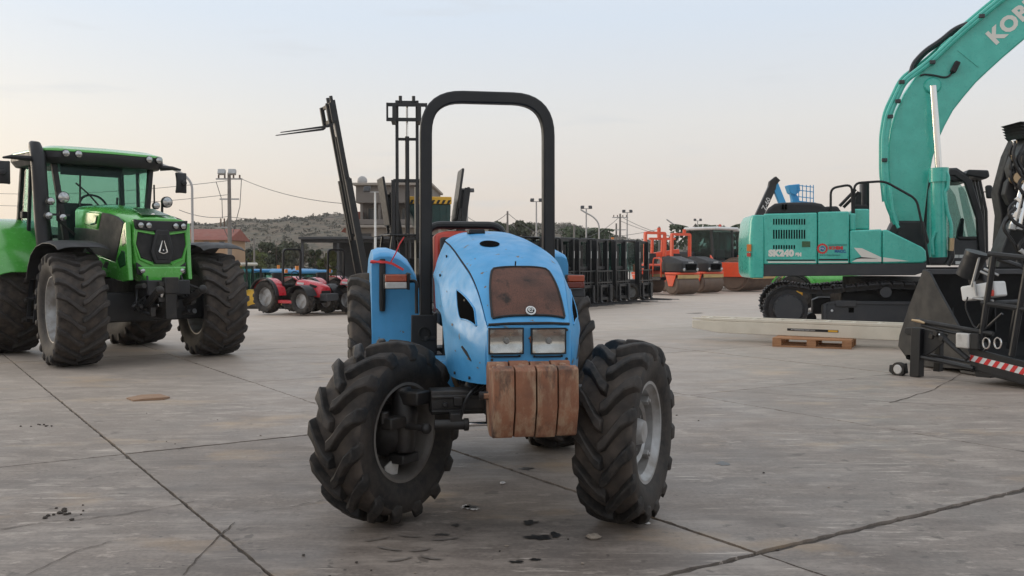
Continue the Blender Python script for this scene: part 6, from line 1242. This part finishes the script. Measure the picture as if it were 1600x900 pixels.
def tree(px, Y, ytop, wpx, label, leaf='leaf_olive', n=4200, name='tree', group='trees behind the yard', seed=0, conic=0):
    rr = random.Random(seed+int(px)); x = at(px, 400, Y).x; H = CAMH+(405-ytop)/1500*Y - gnd(x, Y); W = wpx/1500*Y; z0 = gnd(x, Y)
    o = empty(name, (x, Y, z0), rr.uniform(0, 6), label, 'tree', group)
    tr = MB(); tr.tube([(0, 0, -.1), (.1, .05, H*.2), (.0, .1, H*.45), (.1, 0, H*.75)], [H*.035, H*.028, H*.02, H*.008], 7)
    for k in range(6):
        a = rr.uniform(0, 6.28); tr.tube([(0, .05, H*rr.uniform(.22, .45)), (math.cos(a)*W*.2, math.sin(a)*W*.2, H*.6), (math.cos(a)*W*.38, math.sin(a)*W*.38, H*rr.uniform(.7, .85))], [H*.016, H*.01, H*.004], 5)
    tr.build('trunk', 'bark', o)
    cr = MB(); cl = [(rr.uniform(-.36, .36)*W*(1-conic*.5), rr.uniform(-.36, .36)*W, H*rr.uniform(.38, .9)) for _ in range(22)]
    for c in cl:
        k = 1-.5*max(0, (c[2]/H-.6)); tuft(cr, (c[0]*k, c[1]*k, c[2]-H*.08), W*rr.uniform(.10, .20), n//22, rr, .85, max(.10, Y*.0017))
    cr.build('crown', leaf, o, smooth=0, recalc=False); return o
tree(432, 90, 366, 60, 'grey-green spreading tree behind the yellow tractor', 'leaf_olive'); tree(465, 95, 370, 50, 'dull green tree behind the red tractor roll bar', 'leaf_grey'); tree(402, 85, 380, 40, 'low olive tree beside the utility pole', 'leaf_lime'); tree(514, 52, 374, 34, 'bright conical cypress in front of the dark shed', 'leaf_lime', conic=1)
tree(492, 70, 378, 22, 'dark slim tree at the left end of the shed', 'leaf_dark'); tree(385, 100, 372, 36, 'dark tree between house and utility pole', 'leaf_dark')
tree(786, 95, 331, 48, 'tall grey-green tree behind the roll bar gap', 'leaf_olive', 5600); tree(822, 98, 333, 52, 'tall feathery tree left of the right roll bar post', 'leaf_olive', 5600); tree(755, 105, 350, 40, 'low rounded tree right of the back-tilted mast', 'leaf_grey'); tree(850, 95, 352, 36, 'dark tree behind the right roll bar post', 'leaf_dark')
tree(880, 100, 362, 30, 'low dark tree behind the first forklifts', 'leaf_dark'); tree(950, 120, 373, 44, 'low spreading tree behind the middle forklifts', 'leaf_dark'); tree(985, 130, 372, 46, 'low tree behind the right forklifts', 'leaf_olive'); tree(1040, 100, 366, 46, 'rounded dark tree behind the orange frames', 'leaf_dark'); tree(1012, 120, 374, 34, 'small low tree left of the orange frames', 'leaf_olive')
def palm(px, Y, ytop, label, seed):
    rr = random.Random(seed); x = at(px, 400, Y).x; H = CAMH+(405-ytop)/1500*Y; o = empty('palm_tree', (x, Y, 0), 0, label, 'palm', 'palms behind the yard')
    MB().tube([(0, 0, 0), (.1, 0, H*.4), (0, 0, H*.8)], [.28, .2, .22], 8).build('trunk', 'bark', o); cr = MB(); L = H*.30+.9
    for k in range(60):
        a = rr.uniform(0, 6.28); up_ = rr.uniform(-.5, 1.2); pts = []
        for i in range(6): s_ = i/5; pts.append(Vector((math.cos(a)*L*s_, math.sin(a)*L*s_, H*.8+up_*L*.6*s_-.75*L*s_*s_*.6)))
        sd = Vector((-math.sin(a), math.cos(a), 0))
        for i in range(5):
            for q in (-1, 1):
                tip = (pts[i]+pts[i+1])/2+sd*q*L*.16*(1-.1*i)-Vector((0, 0, .12*L)); b0 = len(cr.v); cr.v += [tuple(pts[i]), tuple(pts[i+1]), tuple(tip)]; cr.f.append((b0, b0+1, b0+2))
    cr.build('crown', 'palm_leaf', o, smooth=0, recalc=False)
palm(922, 90, 348, 'palm tree behind the forklift row', 1); palm(1086, 85, 345, 'palm tree above the white cab roof', 2); palm(1131, 85, 345, 'palm tree above the second white cab roof', 3); palm(905, 95, 350, 'shaggy palm left of the lamp post behind the forklifts', 4)
# ---- buildings
surf('stucco_brown', (.19, .165, .145), .85, dirt=(.2, .17, .15), damt=.4, dscale=.8); surf('stucco_cream', (.34, .295, .25), .85, dirt=(.3, .26, .22), damt=.4, dscale=.6); surf('stucco_peach', (.46, .30, .18), .85); surf('roof_tile', (.25, .075, .05), .8, dirt=(.15, .06, .045), damt=.6, dscale=1.5); surf('window_dark', (.03, .035, .04), .15)
BYd = 62.0; bo = (at(600, 400, BYd).x, BYd, gnd(at(600, 400, BYd).x, BYd)); bd = empty('villa', bo, 0, 'flat roofed brown two-storey villa with deep dark balcony behind the masts', 'building'); VF = Frame(bo, 0)
def vb(nm, x0, y0, x1, y1, d0, d1, mat, par=bd, bev=.03):
    a, c = VF.y(x0, y1, 0), VF.y(x1, y0, 0); return MB().bx(a[0], c[0], d0, d1, a[1], c[1]).build(nm, mat, par, bevel=bev)
vb('parapet', 556, 290, 672, 317, 0, 9, 'stucco_brown'); vb('upper_eave', 552, 286, 676, 290, -.4, 9.4, 'stucco_cream'); vb('upper_wall', 560, 317, 668, 352, 1.8, 9, 'stucco_brown'); vb('balcony_slab', 535, 352, 690, 356, -.5, 9, 'stucco_cream'); vb('lower_wall', 540, 356, 685, 440, .2, 9, 'stucco_cream')
for x in (562, 590, 640, 664): vb('column', x, 317, x+4, 352, .2, .5, 'stucco_brown')
for x0, x1 in ((568, 584), (598, 612), (622, 636), (646, 660)): q = vb('window', x0, 322, x1, 346, 1.74, 1.82, 'stucco_cream'); vb('pane', x0+1.5, 323.5, x1-1.5, 345, 1.70, 1.76, 'window_dark', q, 0)
vb('balcony_rail', 556, 343, 672, 351, -.35, -.3, 'stucco_brown')
for x0, x1 in ((560, 580), (600, 625), (645, 665)): q = vb('window', x0, 364, x1, 384, .14, .22, 'stucco_brown'); vb('pane', x0+1.5, 365.5, x1-1.5, 383, .10, .16, 'window_dark', q, 0)
a = VF.y(535, 356, 0); MB().prism([(VF.y(530, 362, 0)[0], VF.y(530, 362, 0)[1]), (VF.y(556, 330, 0)[0], VF.y(556, 330, 0)[1]), (VF.y(562, 330, 0)[0], VF.y(562, 330, 0)[1]), (VF.y(560, 362, 0)[0], VF.y(560, 362, 0)[1])], 'y', .6, 8).build('side_roof', 'roof_tile', bd)
q = VF.y(566, 283, 3); MB().ball((q[0], 3, q[1]), .35, 12, (1, .5, 1)).build('satellite_dish', 'pole_steel', bd)
hl = at(325, 380, 80); ho = (hl.x, 80, gnd(hl.x, 80)); hs_ = empty('red_roofed_house', ho, R(4), 'small peach house with red tiled roof right of the green tractor', 'building'); HF = Frame(ho, R(4))
def hb(nm, x0, y0, x1, y1, d0, d1, mat, par=hs_): a, c = HF.y(x0, y1, d0), HF.y(x1, y0, d0); return MB().bx(a[0], c[0], d0, d1, a[1], c[1]).build(nm, mat, par, bevel=.02)
hb('wall', 270, 374, 352, 440, 0, 8, 'stucco_peach'); a, c = HF.y(262, 375, 0), HF.y(360, 365, 0)
MB().prism([(-.6, a[1]), (4, c[1]+.5), (8.6, a[1])], 'x', a[0], c[0]).build('roof', 'roof_tile', hs_, bevel=.05)
for x in (290, 318, 342): q = hb('window', x, 377, x+9, 387, -.06, .05, 'stucco_cream'); hb('pane', x+1, 378, x+8, 386.5, -.10, -.04, 'window_dark', q)
sl2 = at(520, 380, 48); so_ = (sl2.x, 48, gnd(sl2.x, 48)); sh = empty('open_shed', so_, 0, 'long dark open steel shed with flat roof under the villa', 'shed'); SF = Frame(so_, 0)
def sbx(nm, x0, y0, x1, y1, d0, d1, mat): a, c = SF.y(x0, y1, 0), SF.y(x1, y0, 0); return MB().bx(a[0], c[0], d0, d1, a[1], c[1]).build(nm, mat, sh, bevel=.02)
sbx('roof', 468, 370, 700, 374, -.3, 9, 'grey_steel'); sbx('roof_beam', 470, 374, 698, 379, 0, .3, 'black_steel')
for x in (472, 528, 584, 640, 694): a = SF.y(x, 379, 0); MB().bx(a[0]-.06, a[0]+.06, 0, .12, 0, a[1]).build('post', 'grey_steel', sh)
a, c = SF.y(470, 374, 0), SF.y(698, 374, 0); MB().bx(a[0], c[0], 8.6, 8.8, 0, a[1]).build('back_wall', 'black_steel', sh)
wl_ = at(470, 420, 58); bwl = tag(MB().bx(-16, 6, 0, .3, 0, 1.6).build('boundary_wall', 'stucco_brown', None, loc=(wl_.x-2, 58, gnd(wl_.x, 58)), bevel=.03), 'low brown boundary wall behind the cab tractors', 'wall')
# ---- poles, lamps and wires
PT = {}
def pole(px, ytop, Y, label, kind, r=.09, mat='pole_steel', armx=None, army=None):
    p = at(px, ytop, Y); z0 = gnd(p.x, Y); H = p.z-z0; cat = {'flood': 'floodlight pole', 'street': 'street lamp', 'utility': 'utility pole', 'plain': 'utility pole'}[kind]
    o = empty({'flood': 'floodlight_pole', 'street': 'street_lamp', 'utility': 'utility_pole', 'plain': 'utility_pole'}[kind], (p.x, Y, z0), 0, label, cat, {'flood': 'floodlight poles', 'street': 'street lamps', 'utility': 'utility poles', 'plain': 'utility poles'}[kind])
    if kind == 'street':
        ap = at(armx, army, Y); dx, dz = ap.x-p.x, ap.z-z0
        MB().tube(fillet([(0, 0, 0), (0, 0, H*.95), (dx*.35, 0, H*.985+(dz-H)*.5), (dx, 0, dz)], 1.2, 7), [r]*2+[r*.7]*14+[r*.6]*2 if False else r*.8, 8).build('pole', mat, o)
        MB().box((dx, 0, dz), (.75, .25, .12), (0, math.atan2(-(dz-H), dx) if dx else 0, 0)).build('lamp_head', 'pole_steel', o, bevel=.03)
    else:
        MB().tube([(0, 0, 0), (0, 0, H)], [r, r*.65], 8).build('pole', mat, o)
        if kind == 'flood':
            MB().bar((-.45, 0, H), (.45, 0, H), .06, .06).build('cross_arm', 'pole_steel', o)
            for s in (-1, 1): MB().box((s*.35, -.12, H+.12), (.32, .13, .28), (R(-25), 0, s*.3)).build('floodlight', 'grey_steel', o, bevel=.03)
        if kind == 'utility':
            for k, z in enumerate((H-.35, H-1.5)): MB().bar((-.75+.2*k, 0, z), (.75-.2*k, 0, z), .08, .08).build('cross_arm', 'pole_steel', o)
            for x in (-.6, -.25, .25, .6): MB().cyl((x, 0, H-.30), (x, 0, H-.12), .05, n=6).build('insulator', 'brown_steel', o)
    return o
pole(300, 276, 50, 'curved street lamp right of the green tractor mirror', 'street', .08, armx=263, army=261)
up = pole(358, 270, 55, 'pale utility pole with floodlights left of the leaning mast', 'utility', .15, 'pole_wood')
H_ = at(358, 270, 55).z-gnd(at(358, 270, 55).x, 55)
for x in (-.35, .25): MB().box((x, -.25, H_+.02), (.42, .25, .30), (R(-20), 0, 0)).build('floodlight', 'galvanised', up, bevel=.03)
for x in (-.5, -.3, -.1): MB().cyl((x, 0, H_-3.1), (x, 0, H_-2.6), .045, n=6).build('insulator', 'brown_steel', up)
MB().bar((-.65, 0, H_-3.1), (.15, 0, H_-3.1), .07, .07).build('cross_arm', 'pole_steel', up)
for a_, b_ in (((-.75, H_-.5), (-.4, H_-2.6)), ((.7, H_-.4), (.2, H_-3.4)), ((-.4, H_-3.0), (.0, H_-4.6))): MB().tube([(a_[0], 0, a_[1]), ((a_[0]+b_[0])/2+.15, 0, (a_[1]+b_[1])/2), (b_[0], 0, b_[1])], .02, 5).build('drop_cable', 'wire', up)
pole(586, 300, 44, 'thin floodlight pole in front of the villa', 'flood', .07, 'white_paint'); pole(730, 300, 70, 'floodlight pole just right of the back-tilted mast', 'flood', .09); pole(838, 315, 80, 'floodlight pole left of the right roll bar post', 'flood', .09); pole(916, 326, 85, 'floodlight pole behind the palms', 'flood', .09); pole(980, 332, 95, 'floodlight pole right of the cross-armed pole', 'flood', .09); pole(1090, 345, 120, 'distant floodlight pole above the white cab roof', 'flood', .10)
pole(936, 345, 80, 'curved street lamp behind the forklift row', 'street', .08, armx=913, army=331); pole(1060, 356, 100, 'curved street lamp behind the orange frames', 'street', .08, armx=1046, army=346)
pole(793, 330, 75, 'plain pole among the tall trees', 'plain', .11, 'pole_wood'); pole(721, 326, 80, 'plain pole beside the back-tilted mast', 'plain', .12, 'pole_wood'); pole(969, 334, 90, 'wooden pole with cross arms behind the forklifts', 'utility', .13, 'pole_wood'); pole(963, 349, 92, 'shorter wooden pole beside the cross-armed one', 'plain', .12, 'pole_wood'); pole(1030, 354, 90, 'plain pole left of the orange frames', 'plain', .13, 'pole_wood'); pole(897, 350, 75, 'short plain pole left of the palm', 'plain', .10, 'pole_wood'); pole(397, 370, 50, 'short pole behind the yellow tractor', 'plain', .07, 'pole_wood')
WG = 'overhead wires'
for i, (x0, y0, Y0, x1, y1, Y1, sag, lab) in enumerate(((374, 278, 55, 536, 318, 44, .25, 'overhead wire sloping from the pole to the leaning mast'), (358, 339, 55, 560, 333, 60, .3, 'level overhead wire across the hill left of the mast'), (-60, 300, 70, 358, 282, 55, .4, 'upper overhead wire behind the green tractor cab'), (-60, 318, 70, 358, 304, 55, .4, 'lower overhead wire behind the green tractor cab'), (280, 328, 50, 358, 338, 55, .2, 'short wire between street lamp and utility pole'), (722, 331, 80, 793, 333, 75, .9, 'sagging wire between the two plain poles'), (793, 333, 75, 969, 338, 90, 2.2, 'long sagging wire behind the right roll bar post'), (969, 338, 90, 1120, 372, 95, .8, 'wire falling right from the cross-armed pole'), (969, 345, 90, 1180, 352, 110, 1.6, 'long low wire towards the excavator tail'), (640, 345, 70, 722, 332, 80, .3, 'wire behind the roll bar left post'), (1030, 358, 90, 860, 367, 95, .5, 'low wire above the forklift row'))):
    a, b_ = at(x0, y0, Y0), at(x1, y1, Y1); pts = []
    for k in range(15): s_ = k/14; p = a.lerp(b_, s_); p.z -= sag*4*s_*(1-s_); pts.append(p)
    tag(MB().tube(pts, .016 if Y0 < 75 else .022, 5).build('overhead_wire', 'wire'), lab, 'wire', WG)
# ------------------------------------------------------------------ small things on the ground
surf('cardboard', (.30, .185, .115), .85, dirt=(.2, .12, .08), damt=.5); surf('stone', (.30, .25, .20), .9, dirt=(.18, .15, .12), damt=.6, dscale=30, bmp=.5); surf('clod', (.052, .042, .034), .95, bmp=.6); surf('paper', (.62, .60, .58), .8)
rr = random.Random(31)
def blob(nm, px, py, r, mat, label, cat, group=None, fl=.5, n=9):
    if n == 6: n = 8
    p = G(px, py); mb = MB().ball((0, 0, 0), r, n); mb.v = [(x*rr.uniform(.8, 1.25), y*rr.uniform(.7, 1.2), max(-.002, z*fl*rr.uniform(.7, 1.2)+r*fl*.5)) for x, y, z in mb.v]
    return tag(mb.build(nm, mat, loc=(p.x, p.y, .002), smooth=25), label, cat, group)
def sheet(nm, px, py, pts, mat, label, cat, h=.006, group=None, curl=.0, parent=None):
    p = G(px, py); n = len(pts); mb = MB(); top = [(x, y, h+curl*rr.random()) for x, y in pts]; mb.add(top+[(x, y, .001) for x, y in pts], [tuple(range(n))]+[(i, (i+1) % n, n+(i+1) % n, n+i) for i in range(n)])
    o = mb.build(nm, mat, parent, loc=(p.x, p.y, .002), smooth=0)
    return tag(o, label, cat, group) if label else o
sheet('cardboard_piece', 230, 623, [(-.20, -.02), (-.06, -.20), (.02, -.16), (.20, -.10), (.22, .02), (.04, .24), (-.12, .16)], 'cardboard', 'flat torn piece of brown cardboard on the concrete at the left', 'cardboard', .012, curl=.02)
blob('stone', 927, 842, .036, 'stone', 'pale brown stone on the concrete near the right front wheel', 'stone'); blob('stone', 1012, 819, .014, 'paper', 'tiny pale pebble under the right front tyre', 'stone')
blob('stone', 785, 756, .018, 'paper', 'small white pebble between the front wheels', 'stone')
for i in range(16):
    px, py = 75+rr.gauss(24, 16), 800+rr.gauss(3, 5)-(rr.random()*6); blob('soil_clod', px, py, rr.uniform(.005, .015), 'clod', 'dark crumb of soil in the scatter at the lower left', 'soil', 'soil crumbs at the lower left', n=6)
for i in range(8): blob('soil_clod', 28+rr.uniform(0, 55), 665+rr.uniform(-2, 3), rr.uniform(.005, .012), 'clod', 'dark crumb of soil near the left joint', 'soil', 'soil crumbs near the left joint', n=6)
for i in range(22):
    px, py = rr.choice([(240, 670), (300, 700), (1060, 640), (560, 880), (1240, 760), (900, 860)]); blob('grit', px+rr.uniform(-120, 120), py+rr.uniform(-25, 25), rr.uniform(.005, .011), rr.choice(['clod', 'stone', 'clod']), 'loose grit crumb on the concrete', 'grit', 'loose grit on the concrete', n=6)
surf('oil_stain', (.016, .014, .013), .32)
def stain(px, py, rx, ry, seed, mat='oil_stain', nm='oil_stain'):
    q = random.Random(seed); pts = []
    for k in range(22): a = 6.283*k/22; f = q.uniform(.45, 1.15); pts.append((rx*f*math.cos(a), ry*f*math.sin(a)))
    p = G(px, py); mb = MB(); mb.add([(x, y, 0) for x, y in pts], [tuple(range(22))]); mb.build(nm, mat, g, loc=(p.x, p.y, .0042), smooth=0)
for a in ((822, 733, .06, .05, 1), (828, 817, .045, .05, 2), (842, 840, .085, .05, 3), (868, 836, .04, .05, 4), (806, 879, .04, .02, 5), (836, 875, .03, .02, 6), (712, 821, .03, .03, 7), (735, 793, .055, .05, 8), (690, 836, .05, .02, 9), (1130, 725, .05, .08, 10)): stain(*a)
for a in ((727, 793, .035, .05, 21), (742, 796, .028, .03, 22)): 
    stain(*a, mat='paper', nm='paint_splash')

# ------------------------------------------------------------------ thin evening haze
m, t, b = new_mat('haze'); t.nodes.remove(b); pv = nd(t, 'ShaderNodeVolumePrincipled'); pv.inputs['Density'].default_value = .00035; pv.inputs['Color'].default_value = (.985, .98, .98, 1); pv.inputs['Anisotropy'].default_value = .2
t.links.new(pv.outputs[0], t.nodes['Material Output'].inputs['Volume'])
tag(MB().bx(-450, 450, -20, 600, -3, 32).build('haze', 'haze', smooth=0), kind='stuff')
